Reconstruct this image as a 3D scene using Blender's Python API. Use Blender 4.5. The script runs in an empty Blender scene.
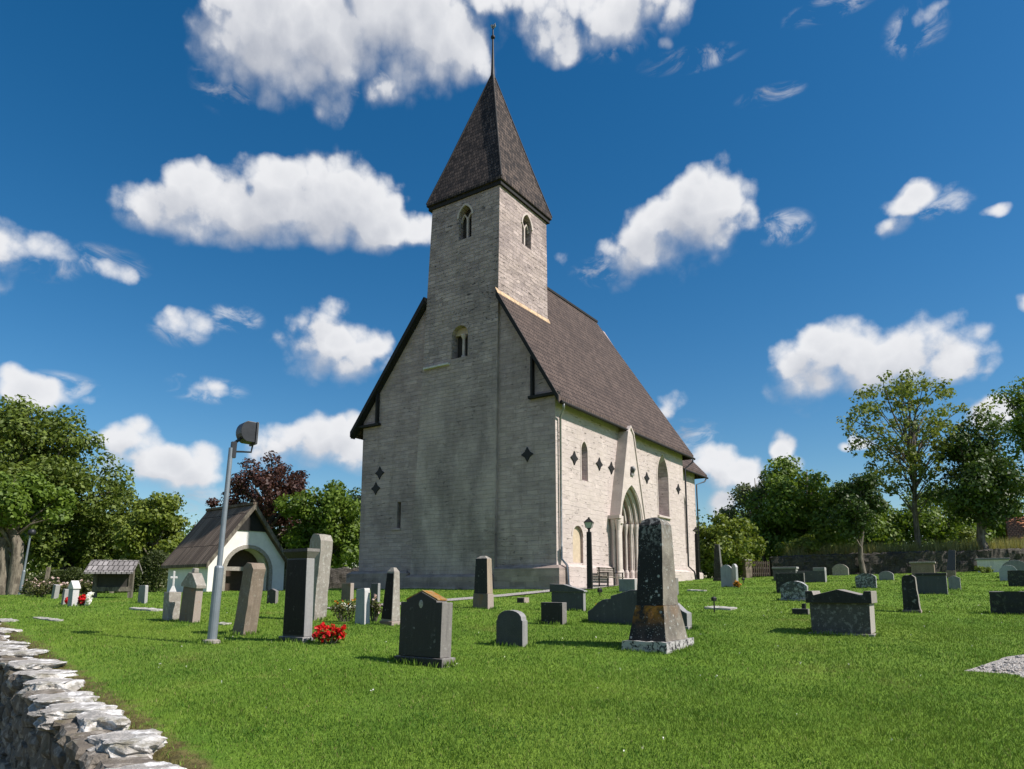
import bpy, bmesh, math, random
import numpy as np
from mathutils import Vector, Matrix, noise as mnoise

SC = bpy.context.scene
COL = SC.collection
R = math.radians
rng = np.random.default_rng(7)
random.seed(7)

# ------------------------------------------------------------------ camera, sky, sun, exposure
EYE = 1.6
F = 703.0; CX = 512.0; CY = 472.0
TILT = math.atan(115 / 703.0)
CT, ST = math.cos(TILT), math.sin(TILT)
SUN_AZ, SUN_EL = R(109), R(46)          # clockwise from +Y, above horizon

cam_d = bpy.data.cameras.new("camera")
cam = bpy.data.objects.new("camera", cam_d)
COL.objects.link(cam)
cam.location = (0, 0, EYE)
cam.rotation_euler = (R(90) + TILT, 0, 0)
cam_d.sensor_width = 36
cam_d.lens = F / 1024 * 36
cam_d.shift_y = (CY - 384.5) / 1024
cam_d.clip_start = 0.1
cam_d.clip_end = 3000
SC.camera = cam

SC.view_settings.view_transform = 'Standard'
SC.view_settings.look = 'None'
SC.view_settings.exposure = 0.37
SC.view_settings.gamma = 1
SC.render.resolution_x, SC.render.resolution_y = 1024, 769

sun_d = bpy.data.lights.new("sun", 'SUN')
sun_d.energy = 5.0
sun_d.angle = R(0.5)
sun_d.color = (1.0, 0.93, 0.87)
sun = bpy.data.objects.new("sun", sun_d)
COL.objects.link(sun)
sv = Vector((math.sin(SUN_AZ) * math.cos(SUN_EL), math.cos(SUN_AZ) * math.cos(SUN_EL), math.sin(SUN_EL)))
sun.rotation_euler = sv.to_track_quat('Z', 'Y').to_euler()
sun.location = sv * 80


def ray(px, py):
    a = (px - CX) / F; b = (CY - py) / F
    return (a, CT - b * ST, ST + b * CT)


def dir_angles(px, py):
    x, y, z = ray(px, py)
    return math.atan2(x, y), math.atan2(z, math.hypot(x, y))


class NB:
    """small node-tree builder"""
    def __init__(s, nt): s.nt = nt
    def put(s, sock, v):
        if isinstance(v, bpy.types.NodeSocket): s.nt.links.new(v, sock)
        elif v is not None:
            if isinstance(v, (tuple, list)) and len(v) == 3 and sock.type == 'RGBA': v = (*v, 1)
            sock.default_value = v
    def n(s, typ, ins=None, **props):
        nd = s.nt.nodes.new('ShaderNode' + typ)
        for k, v in props.items(): setattr(nd, k, v)
        for k, v in (ins or {}).items(): s.put(nd.inputs[k], v)
        return nd
    def math(s, op, a, b=None, c=None, clamp=False):
        nd = s.n('Math', {0: a, 1: b, 2: c}, operation=op, use_clamp=clamp); return nd.outputs[0]
    def vm(s, op, a, b=None):
        nd = s.n('VectorMath', {0: a, 1: b}, operation=op)
        return nd.outputs['Value'] if op in ('LENGTH', 'DOT_PRODUCT', 'DISTANCE') else nd.outputs[0]
    def mix(s, f, a, b, blend='MIX'):
        return s.n('MixRGB', {0: f, 1: a, 2: b}, blend_type=blend).outputs[0]
    def noise(s, vec, scale, detail=4, rough=.55, dist=0., out=0):
        return s.n('TexNoise', {'Vector': vec, 'Scale': scale, 'Detail': detail, 'Roughness': rough, 'Distortion': dist}).outputs[out]
    def voro(s, vec, scale, feature='F1', out=0, rnd=1.):
        return s.n('TexVoronoi', {'Vector': vec, 'Scale': scale, 'Randomness': rnd}, feature=feature).outputs[out]
    def step(s, v, lo, hi, a=0., b=1.):
        return s.n('MapRange', {0: v, 1: lo, 2: hi, 3: a, 4: b}, interpolation_type='SMOOTHSTEP').outputs[0]
    def scale(s, vec, sc, loc=(0, 0, 0)):
        return s.n('Mapping', {'Vector': vec, 'Location': loc, 'Scale': sc}).outputs[0]


# ---- world: Nishita sky with broken cumulus clouds that live at infinity
CLOUDS = [  # px, py, rx, ry, weight
    (265, 40, 70, 58, 1.1), (330, 30, 70, 70, 1.2), (400, 30, 85, 55, 1.25), (365, 50, 50, 30, 1.1), (455, 60, 42, 32, .95), (262, 85, 38, 34, .9), (225, 60, 40, 45, .72), (372, 72, 60, 40, .9),
    (545, 15, 55, 42, 1), (600, 8, 80, 40, .95), (575, 45, 32, 26, .9), (500, 5, 60, 30, .7), (665, 40, 11, 9, .72), (645, 5, 40, 22, .6),
    (165, 205, 50, 26, 1.05), (190, 190, 34, 26, 1.1), (240, 214, 62, 30, 1.25), (300, 210, 60, 34, 1.25), (345, 202, 46, 36, 1.2), (392, 228, 44, 22, 1.05), (215, 228, 60, 18, 1.0),
    (30, 240, 45, 22, .95), (0, 248, 40, 28, .9), (55, 262, 30, 15, .6), (115, 262, 40, 20, .52),
    (195, 326, 45, 20, .72), (228, 318, 30, 14, .55),
    (338, 345, 48, 36, 1), (320, 330, 26, 26, .9), (365, 365, 24, 20, .8), (305, 358, 28, 20, .8),
    (205, 388, 42, 14, .62), (178, 378, 18, 9, .6),
    (25, 392, 42, 22, .95), (70, 395, 30, 14, .7),
    (132, 440, 36, 24, 1), (160, 465, 60, 24, .95), (200, 455, 30, 20, .9), (120, 470, 40, 20, .8),
    (300, 440, 52, 26, 1), (335, 440, 42, 30, 1.05), (345, 425, 22, 18, .9), (270, 450, 25, 16, .8), (310, 462, 60, 16, .7), (200, 498, 40, 14, .6),
    (715, 200, 46, 32, 1.1), (685, 225, 46, 34, 1.05), (650, 250, 46, 30, 1), (735, 190, 30, 22, .9), (610, 275, 34, 18, .72), (690, 255, 42, 20, .8), (565, 262, 22, 16, .45), (785, 225, 34, 26, .56),
    (912, 200, 40, 16, .9), (935, 190, 22, 10, .7), (892, 228, 22, 16, .72), (990, 214, 20, 9, .9), (958, 212, 22, 9, .45),
    (850, 355, 60, 34, 1.1), (905, 350, 62, 32, 1.1), (955, 350, 50, 26, 1), (985, 358, 28, 16, .8), (815, 375, 42, 32, .95), (785, 395, 26, 22, .72), (825, 335, 30, 18, .8), (940, 330, 30, 16, .8), (880, 375, 70, 22, .8),
    (665, 405, 22, 18, .9), (655, 398, 12, 10, .8),
    (732, 470, 34, 26, 1), (715, 462, 20, 14, .8), (752, 480, 30, 24, .9), (783, 452, 15, 20, .9), (795, 470, 20, 16, .7), (725, 505, 18, 16, .9), (760, 500, 40, 18, .7),
    (848, 446, 13, 8, .8), (862, 440, 14, 10, .8), (1000, 410, 32, 22, .86), (960, 395, 30, 14, .55), (1022, 302, 14, 14, .8),
    (930, 20, 32, 26, .58), (915, 40, 20, 16, .5), (825, 5, 50, 12, .5), (770, 52, 24, 10, .4), (950, 5, 30, 14, .5),
    (-120, 250, 120, 45, 1), (-260, 380, 140, 50, 1), (1180, 240, 120, 50, 1), (1300, 380, 160, 50, 1), (1140, 420, 60, 30, 1), (60, -160, 160, 60, 1), (760, -220, 200, 70, 1), (1100, -100, 120, 60, 1),
]


def build_world():
    w = bpy.data.worlds.new("World"); SC.world = w; w.use_nodes = True
    nt = w.node_tree; nt.nodes.clear(); b = NB(nt)
    # cloud density as a node group of (angles, direction)
    g = bpy.data.node_groups.new("cloud_density", 'ShaderNodeTree')
    g.interface.new_socket("P", in_out='INPUT', socket_type='NodeSocketVector')
    g.interface.new_socket("D", in_out='OUTPUT', socket_type='NodeSocketFloat')
    gb = NB(g)
    gi = g.nodes.new('NodeGroupInput'); go = g.nodes.new('NodeGroupOutput')
    P0 = gi.outputs[0]
    wn = gb.noise(P0, 9, 3, .5, out=1)
    P = gb.vm('ADD', P0, gb.vm('MULTIPLY', gb.vm('SUBTRACT', wn, (.5, .5, .5)), (.05, .045, 0)))
    cur = None
    for px, py, rx, ry, wt in CLOUDS:
        wt = wt - .34 if wt < .65 else wt - .10 if wt < .85 else wt * 1.12 if max(rx, ry) > 40 else wt
        c = dir_angles(px, py)
        l, r_ = dir_angles(px - rx, py), dir_angles(px + rx, py)
        t, d_ = dir_angles(px, py - ry), dir_angles(px, py + ry)
        ra, rb = abs(r_[0] - l[0]) / 2 * 1.10, abs(t[1] - d_[1]) / 2 * 1.06
        q = gb.vm('MULTIPLY', gb.vm('SUBTRACT', P, (c[0], c[1], 0)), (1 / ra, 1 / rb, 0))
        v = gb.math('SUBTRACT', wt, gb.math('MULTIPLY', gb.vm('DOT_PRODUCT', q, q), .8))
        v = gb.math('MAXIMUM', v, -1.5); cur = v if cur is None else gb.math('SMOOTH_MAX', cur, v, .25)
    # unseen cumulus added behind the camera to whiten the ambient light
    for k in range(26):
        a_ = math.pi * (.36 + 1.28 * ((k * .618) % 1)); e_ = .16 + .95 * ((k * .381 + .1) % 1)
        if a_ > math.pi: a_ -= 2 * math.pi
        q = gb.vm('MULTIPLY', gb.vm('SUBTRACT', P, (a_, e_, 0)), (1 / .36, 1 / .15, 0))
        cur = gb.math('SMOOTH_MAX', cur, gb.math('SUBTRACT', 1.0, gb.vm('DOT_PRODUCT', q, q)), .12)
    # cauliflower billows (rounded cells at two sizes) plus fine wisps
    Pw = gb.vm('ADD', P0, gb.vm('MULTIPLY', gb.vm('SUBTRACT', gb.noise(P0, 26, 4, .55, out=1), (.5, .5, .5)), (.022, .022, 0)))
    bil = gb.math('ADD', gb.math('MULTIPLY', gb.math('SUBTRACT', .5, gb.voro(Pw, 16)), .95), gb.math('MULTIPLY', gb.math('SUBTRACT', .5, gb.voro(Pw, 38)), .5))
    n1 = gb.math('SUBTRACT', gb.noise(P0, 12, 8, .58), .5)
    n2 = gb.math('SUBTRACT', gb.noise(P0, 5, 4, .5), .5)
    s = gb.math('ADD', gb.math('ADD', gb.math('MULTIPLY', n1, 1.9), gb.math('MULTIPLY', n2, .9)), gb.math('SUBTRACT', bil, .12))
    cur = gb.math('ADD', cur, s)
    g.links.new(cur, go.inputs[0])

    tc = b.n('TexCoord'); dirv = tc.outputs['Generated']
    sep = b.n('SeparateXYZ', {0: dirv})
    az = b.math('ARCTAN2', sep.outputs[0], sep.outputs[1])
    el = b.math('ARCSINE', sep.outputs[2])
    comb = b.n('CombineXYZ', {0: az, 1: el, 2: 0.}).outputs[0]
    def dens(off):
        nd = nt.nodes.new('ShaderNodeGroup'); nd.node_tree = g
        b.put(nd.inputs[0], b.vm('ADD', comb, off)); return nd.outputs[0]
    D0 = dens((0, 0, 0)); D1 = dens((.016, .036, 0))
    raw = b.math('SUBTRACT', D0, D1)
    top = b.step(raw, -.25, .45)                       # sunlit upper rims are crisp, undersides ragged
    soft = b.math('SUBTRACT', 1.35, b.math('MULTIPLY', top, .65))
    alpha = b.math('DIVIDE', b.math('ADD', D0, .02), soft, clamp=True)
    alpha = b.math('MULTIPLY', b.step(alpha, 0., 1.), .98)
    # thin torn wisps
    wf = None
    for px, py, rx, ry in ((110, 262, 48, 20), (235, 318, 34, 16), (605, 272, 40, 18), (785, 228, 34, 22), (915, 30, 40, 32), (690, 60, 60, 16), (830, 8, 60, 16), (940, 205, 40, 18), (205, 390, 50, 16), (180, 330, 36, 20), (225, 80, 40, 40), (375, 80, 50, 26), (610, 40, 50, 26), (40, 262, 50, 22), (770, 95, 40, 12), (60, 385, 50, 16), (690, 440, 40, 24), (200, 500, 46, 18)):
        c = dir_angles(px, py); l, r_ = dir_angles(px - rx, py), dir_angles(px + rx, py); t, d_ = dir_angles(px, py - ry), dir_angles(px, py + ry)
        q = b.vm('MULTIPLY', b.vm('SUBTRACT', comb, (c[0], c[1], 0)), (2 / abs(r_[0] - l[0]), 2 / abs(t[1] - d_[1]), 0))
        v = b.math('SUBTRACT', 1., b.vm('DOT_PRODUCT', q, q))
        wf = v if wf is None else b.math('MAXIMUM', wf, v)
    wn = b.noise(b.scale(comb, (1., 1.7, 1)), 15, 8, .62, 1.2)
    wisp = b.math('MULTIPLY', b.step(wf, 0., .9), b.step(wn, .44, .72, 0., .62))
    alpha = b.math('MAXIMUM', alpha, wisp)
    lit = b.math('ADD', .60, b.math('MULTIPLY', raw, .50), clamp=True)
    lit = b.math('SUBTRACT', lit, b.math('MULTIPLY', b.step(D0, .6, 1.6, 0., .55), b.noise(comb, 7, 4, .55)), clamp=True)
    sky = b.n('TexSky', sky_type='NISHITA', sun_disc=False, sun_elevation=SUN_EL, sun_rotation=SUN_AZ, altitude=0, air_density=1.0, dust_density=.35, ozone_density=2.2).outputs[0]
    # polarising-filter look: deeper, more saturated blue
    sat = b.n('HueSaturation', {'Hue': .497, 'Saturation': 1.40, 'Value': .96, 'Color': sky}).outputs[0]
    cloud = b.mix(lit, (3.1, 3.4, 4.1), (7.4, 7.45, 7.65))
    out = b.mix(alpha, sat, cloud)
    bg = b.n('Background', {'Color': out, 'Strength': .09})
    o = b.n('OutputWorld'); nt.links.new(bg.outputs[0], o.inputs[0])
    w.cycles.sampling_method = 'MANUAL'; w.cycles.sample_map_resolution = 512


build_world()

# ------------------------------------------------------------------ object helpers
def tag(o, label=None, cat=None, group=None, kind=None):
    if label: o['label'] = label
    if cat: o['category'] = cat
    if group: o['group'] = group
    if kind: o['kind'] = kind
    return o


def empty(name, loc=(0, 0, 0), rz=0., label=None, cat=None, group=None):
    o = bpy.data.objects.new(name, None); COL.objects.link(o)
    o.location = loc; o.rotation_euler = (0, 0, rz)
    o.empty_display_size = .2
    return tag(o, label, cat, group)


def add_uv(me):
    """box-style UVs in metres: u horizontal along the face, v up the face"""
    uvl = me.uv_layers.new(name="UV") if not me.uv_layers else me.uv_layers[0]
    nl = len(me.loops)
    if nl == 0: return
    li = np.empty(nl, np.int32); me.loops.foreach_get('vertex_index', li)
    co = np.empty(len(me.vertices) * 3, np.float32); me.vertices.foreach_get('co', co); co = co.reshape(-1, 3)
    npoly = len(me.polygons)
    nor = np.empty(npoly * 3, np.float32); me.polygons.foreach_get('normal', nor); nor = nor.reshape(-1, 3)
    tot = np.empty(npoly, np.int32); me.polygons.foreach_get('loop_total', tot)
    pn = np.repeat(nor, tot, axis=0)
    u = np.stack([-pn[:, 1], pn[:, 0], np.zeros(len(pn))], 1)
    l = np.linalg.norm(u, axis=1); flat = l < .05
    u[flat] = (1, 0, 0); l[flat] = 1
    u /= l[:, None]
    v = np.cross(pn, u)
    c = co[li]
    uv = np.stack([(c * u).sum(1), (c * v).sum(1)], 1).astype(np.float32)
    uvl.data.foreach_set('uv', uv.ravel())


def link_mesh(name, me, m=None, parent=None, loc=None, uv=True, smooth=False):
    if uv: add_uv(me)
    if m is not None:
        for x in (m if isinstance(m, (list, tuple)) else [m]): me.materials.append(x)
    if smooth: me.polygons.foreach_set('use_smooth', np.ones(len(me.polygons), bool))
    o = bpy.data.objects.new(name, me); COL.objects.link(o)
    if parent: o.parent = parent
    if loc: o.location = loc
    return o


def from_bm(name, bm, m=None, parent=None, loc=None, smooth=False, bevel=0.):
    bmesh.ops.recalc_face_normals(bm, faces=bm.faces)
    if bevel > 0:
        bmesh.ops.bevel(bm, geom=[e for e in bm.edges if e.is_manifold and e.calc_face_angle(0) > .3], offset=bevel, segments=2, affect='EDGES', profile=.6)
    me = bpy.data.meshes.new(name); bm.to_mesh(me); bm.free()
    return link_mesh(name, me, m, parent, loc, smooth=smooth)


def b_poly(bm, verts, faces):
    vs = [bm.verts.new(v) for v in verts]
    for f in faces: bm.faces.new([vs[i] for i in f])
    return vs


def b_box(bm, lo, hi):
    x0, y0, z0 = lo; x1, y1, z1 = hi
    return b_poly(bm, [(x0, y0, z0), (x1, y0, z0), (x1, y1, z0), (x0, y1, z0), (x0, y0, z1), (x1, y0, z1), (x1, y1, z1), (x0, y1, z1)],
                  [(3, 2, 1, 0), (4, 5, 6, 7), (0, 1, 5, 4), (1, 2, 6, 5), (2, 3, 7, 6), (3, 0, 4, 7)])


def b_prism(bm, poly, a0, a1, axis):
    """poly: 2-D outline; axis 'x': poly in (y,z) swept along x; axis 'y': poly in (x,z) swept along y; 'z': poly (x,y)"""
    f = {'x': lambda p, a: (a, p[0], p[1]), 'y': lambda p, a: (p[0], a, p[1]), 'z': lambda p, a: (p[0], p[1], a)}[axis]
    n = len(poly)
    v = [bm.verts.new(f(p, a0)) for p in poly] + [bm.verts.new(f(p, a1)) for p in poly]
    bm.faces.new(v[:n][::-1]); bm.faces.new(v[n:])
    for i in range(n):
        j = (i + 1) % n
        bm.faces.new((v[i], v[j], v[n + j], v[n + i]))
    return v


def b_tube(bm, pts, rad, sides=8, caps=True):
    pts = [Vector(p) for p in pts]
    rad = rad if isinstance(rad, (list, tuple)) else [rad] * len(pts)
    rings = []
    up = None
    for i, p in enumerate(pts):
        d = (pts[min(i + 1, len(pts) - 1)] - pts[max(i - 1, 0)]).normalized()
        if up is None: up = d.orthogonal().normalized()
        up = (up - d * up.dot(d))
        up = up.normalized() if up.length > 1e-5 else d.orthogonal().normalized()
        s = d.cross(up)
        rings.append([bm.verts.new(p + (up * math.cos(2 * math.pi * k / sides) + s * math.sin(2 * math.pi * k / sides)) * rad[i]) for k in range(sides)])
    for a, c in zip(rings, rings[1:]):
        for k in range(sides):
            bm.faces.new((a[k], a[(k + 1) % sides], c[(k + 1) % sides], c[k]))
    if caps:
        bm.faces.new(rings[0][::-1]); bm.faces.new(rings[-1])


def b_lathe(bm, prof, c=(0, 0), sides=16):
    """prof: (r,z) list"""
    rings = [[bm.verts.new((c[0] + r * math.cos(2 * math.pi * k / sides), c[1] + r * math.sin(2 * math.pi * k / sides), z)) for k in range(sides)] for r, z in prof]
    for a, d in zip(rings, rings[1:]):
        for k in range(sides):
            bm.faces.new((a[k], a[(k + 1) % sides], d[(k + 1) % sides], d[k]))
    bm.faces.new(rings[0][::-1]); bm.faces.new(rings[-1])


def rough_up(bm, amp, freq, seed=0):
    for v in bm.verts:
        p = v.co * freq + Vector((seed * 3.1, seed * 1.7, seed))
        v.co += Vector((mnoise.noise(p), mnoise.noise(p + Vector((7, 0, 0))), mnoise.noise(p + Vector((0, 9, 0))))) * amp


def pointed(w, spring, rise, n=7, x0=0.):
    """half-width w pointed arch outline (list of (x,z)) from left spring to right spring, apex at spring+rise"""
    rr = (w * w + rise * rise) / (2 * w)
    th = math.asin(min(1, rise / rr))
    L = [(x0 - w + rr - rr * math.cos(th * i / n), spring + rr * math.sin(th * i / n)) for i in range(n + 1)]
    return L + [(2 * x0 - x, z) for x, z in L[-2::-1]]


def rounded(w, spring, n=12, x0=0., rise=None):
    rise = rise or w
    return [(x0 - w * math.cos(math.pi * i / n), spring + rise * math.sin(math.pi * i / n)) for i in range(n + 1)]


def cut(o, polys_axis):
    """boolean-subtract prisms (list of (poly, a0, a1, axis)) and rebuild UVs"""
    for it in polys_axis:
        bm = bmesh.new()
        if len(it) == 5:          # splayed opening: outline at a0, smaller outline at a1
            poly, a0, poly2, a1, axis = it
            v = b_prism(bm, poly, a0, a1, axis); n = len(poly); k = (1, 2) if axis == 'x' else (0, 2)
            for i, p in enumerate(poly2): v[n + i].co[k[0]], v[n + i].co[k[1]] = p
        else:
            poly, a0, a1, axis = it
            b_prism(bm, poly, a0, a1, axis)
        bmesh.ops.recalc_face_normals(bm, faces=bm.faces)
        me = bpy.data.meshes.new("cutter"); bm.to_mesh(me); bm.free()
        c = bpy.data.objects.new("cutter", me); COL.objects.link(c)
        c.matrix_world = o.matrix_world
        if o.parent: c.parent = o.parent; c.location = o.location; c.rotation_euler = o.rotation_euler
        md = o.modifiers.new("cut", 'BOOLEAN'); md.operation = 'DIFFERENCE'; md.solver = 'EXACT'; md.object = c
        dg = bpy.context.evaluated_depsgraph_get(); dg.update()
        new = bpy.data.meshes.new_from_object(o.evaluated_get(dg))
        o.modifiers.clear(); old = o.data; new.name = old.name; o.data = new
        bpy.data.objects.remove(c); bpy.data.meshes.remove(me); bpy.data.meshes.remove(old)
    add_uv(o.data)


# ------------------------------------------------------------------ materials
def mat(name, fn):
    m = bpy.data.materials.new(name); m.use_nodes = True
    nt = m.node_tree; nt.nodes.clear(); b = NB(nt)
    p = b.n('BsdfPrincipled'); o = b.n('OutputMaterial')
    r = fn(b, p)
    sh = p.outputs[0] if r is None else r
    nt.links.new(sh, o.inputs[0])
    return m


def bump(b, p, h, strength, dist=.02):
    b.put(p.inputs['Normal'], b.n('Bump', {'Height': h, 'Strength': strength, 'Distance': dist}).outputs[0])


def limestone(name, c1, c2, row, brickw, contrast, mortar_c, stain=.5, bump_s=.6, plaster=0., pits=1., fade=None):
    def fn(b, p):
        uv = b.n('TexCoord').outputs['UV']; ob = b.n('TexCoord').outputs['Object']
        wob = b.vm('MULTIPLY', b.vm('SUBTRACT', b.noise(uv, 1.3, 3, .6, out=1), (.5, .5, .5)), (.22, .13, 0))
        wob2 = b.vm('MULTIPLY', b.vm('SUBTRACT', b.noise(uv, 7, 2, .5, out=1), (.5, .5, .5)), (.06, .05, 0))
        v = b.vm('ADD', b.vm('ADD', uv, wob), wob2)
        br = b.n('TexBrick', {'Vector': v, 'Color1': (0, 0, 0), 'Color2': (1, 1, 1), 'Mortar': (.5, .5, .5), 'Scale': 1., 'Mortar Size': .012, 'Mortar Smooth': .35, 'Bias': 0., 'Brick Width': brickw, 'Row Height': row}, offset=.5, squash=1.25, squash_frequency=3)
        br2 = b.n('TexBrick', {'Vector': b.vm('ADD', b.scale(v, (.83, 1.0, 1)), (.37, 11.21, 0)), 'Color1': (0, 0, 0), 'Color2': (1, 1, 1), 'Mortar': (.5, .5, .5), 'Scale': 1., 'Mortar Size': .01, 'Mortar Smooth': .35, 'Bias': 0., 'Brick Width': brickw * .6, 'Row Height': row}, offset=.37, squash=.8, squash_frequency=2)
        tone = b.math('ADD', b.math('MULTIPLY', br.outputs[0], .6), b.math('MULTIPLY', br2.outputs[0], .4))
        big = b.noise(ob, .35, 5, .6); mid = b.noise(ob, 1.7, 6, .65); fine = b.noise(ob, 14, 5, .7)
        if fade:      # rough rubble above, smoother render below
            fz = b.step(b.math('ADD', b.n('SeparateXYZ', {0: ob}).outputs[2], b.math('MULTIPLY', b.math('SUBTRACT', mid, .5), 4.)), fade[0], fade[1], .40, 1.)
        else: fz = 1.
        base_tone = tone
        tone = b.math('ADD', b.math('MULTIPLY', b.math('SUBTRACT', tone, .45), fz), .45)
        mort = b.math('MULTIPLY', br.outputs[1], fz)
        col = b.mix(b.math('MULTIPLY', tone, contrast), c1, c2)
        col = b.mix(b.math('MULTIPLY', mort, .55 * (1 - plaster)), col, mortar_c)
        if fade:
            col = b.mix(b.math('SUBTRACT', 1., fz), col, b.mix(b.step(b.noise(b.scale(ob, (1, 1, .35)), .9, 5, .65), .38, .62), tuple(x * 1.05 for x in c1), tuple(x * .95 for x in c2)))
        hue = b.noise(ob, .9, 4, .6)
        col = b.mix(b.step(hue, .35, .65, 0., stain * .7), col, b.mix(b.step(b.noise(ob, .6, 3), .4, .6), (c1[0] * .95, c1[1] * .93, c1[2] * .98), (c2[0] * .80, c2[1] * .80, c2[2] * .74)))
        streak = b.noise(b.scale(ob, (1.6, 1.6, .22)), 1.2, 5, .65)
        col = b.mix(b.step(streak, .5, .72, 0., stain * .6), col, tuple(x * .58 for x in c1))
        dark = b.step(big, .45, .72, 0., stain)
        col = b.mix(dark, col, tuple(x * .62 for x in c1))
        col = b.mix(b.step(mid, .5, .75, 0., .35), col, tuple(min(.9, x * 1.25) for x in c2))
        # small knocked-out pits between stones
        pit = b.math('MULTIPLY', b.step(b.noise(b.scale(uv, (2.3, 6.5, 1)), 1.0, 4, .7), .655 - .035 * pits, .71 - .03 * pits), b.math('MULTIPLY', b.step(big, .42, .6, .25, 1.), fz))
        col = b.mix(b.math('MULTIPLY', pit, min(.95, .72 * pits)), col, tuple(x * .38 for x in c1))
        col = b.mix(b.step(fine, .45, .8, 0., .25), col, tuple(x * .6 for x in c1))
        b.put(p.inputs['Base Color'], col)
        b.put(p.inputs['Roughness'], .92); b.put(p.inputs['Specular IOR Level'], .2)
        h = b.math('SUBTRACT', b.math('ADD', b.math('MULTIPLY', fine, .5), b.math('MULTIPLY', tone, .55)), b.math('ADD', b.math('MULTIPLY', mort, .7 * (1 - plaster)), b.math('MULTIPLY', pit, .9)))
        bump(b, p, h, bump_s, .05)
    return mat(name, fn)


M = {}
M['rubble'] = limestone('rubble_limestone', (.325, .258, .248), (.565, .452, .428), .21, .62, .9, (.47, .385, .355), .62, .9, .15)
M['towerstone'] = limestone('tower_rubble_limestone', (.262, .214, .204), (.58, .475, .440), .20, .58, 1., (.50, .43, .37), .5, 1.2, .1, 1.6, (7., 14.))
M['lime'] = limestone('limewashed_limestone', (.48, .41, .375), (.68, .59, .545), .22, .60, .55, (.66, .575, .52), .28, .9, .78, 1.5)
M['ashlar'] = limestone('dressed_limestone', (.49, .42, .38), (.64, .56, .51), .30, .8, .8, (.52, .46, .41), .25, .3)
M['plinthstone'] = limestone('plinth_limestone', (.22, .175, .155), (.46, .37, .32), .24, .75, 1., (.42, .35, .31), .4, .6)
M['shaded_drystone'] = limestone('shaded_wall_limestone', (.04, .037, .032), (.12, .108, .092), .15, .38, 1., (.006, .006, .006), .6, 1.)  # tree shade over the far wall is put into this dark colour


def rubble_rock(name, base, lich, lichen_amt, moss=.0):
    def fn(b, p):
        ob = b.n('TexCoord').outputs['Object']
        n = b.noise(ob, 3, 6, .65); f = b.noise(ob, 22, 5, .7)
        col = b.mix(b.step(n, .35, .7), tuple(x * .6 for x in base), base)
        col = b.mix(b.step(f, .5, .75, 0, .5), col, tuple(x * .45 for x in base))
        col = b.mix(b.step(b.noise(ob, 5.5, 7, .7), .5, .6, 0., lichen_amt), col, lich)
        if moss > 0:
            nz = b.n('SeparateXYZ', {0: b.n('NewGeometry').outputs['Normal']}).outputs[2]
            ms = b.math('MULTIPLY', b.step(b.noise(ob, 2.2, 5, .6), .5, .66, 0., moss), b.step(nz, .0, .8))
            col = b.mix(ms, col, (.09, .075, .02))
        b.put(p.inputs['Base Color'], col); b.put(p.inputs['Roughness'], .93); b.put(p.inputs['Specular IOR Level'], .2)
        bump(b, p, b.math('ADD', f, n), .8, .04)
    return mat(name, fn)


M['caprock'] = rubble_rock('weathered_cap_limestone', (.54, .51, .465), (.84, .82, .785), .85, .7)
M['facerock'] = rubble_rock('grey_wall_limestone', (.22, .19, .155), (.38, .345, .295), .8, .5)


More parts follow.
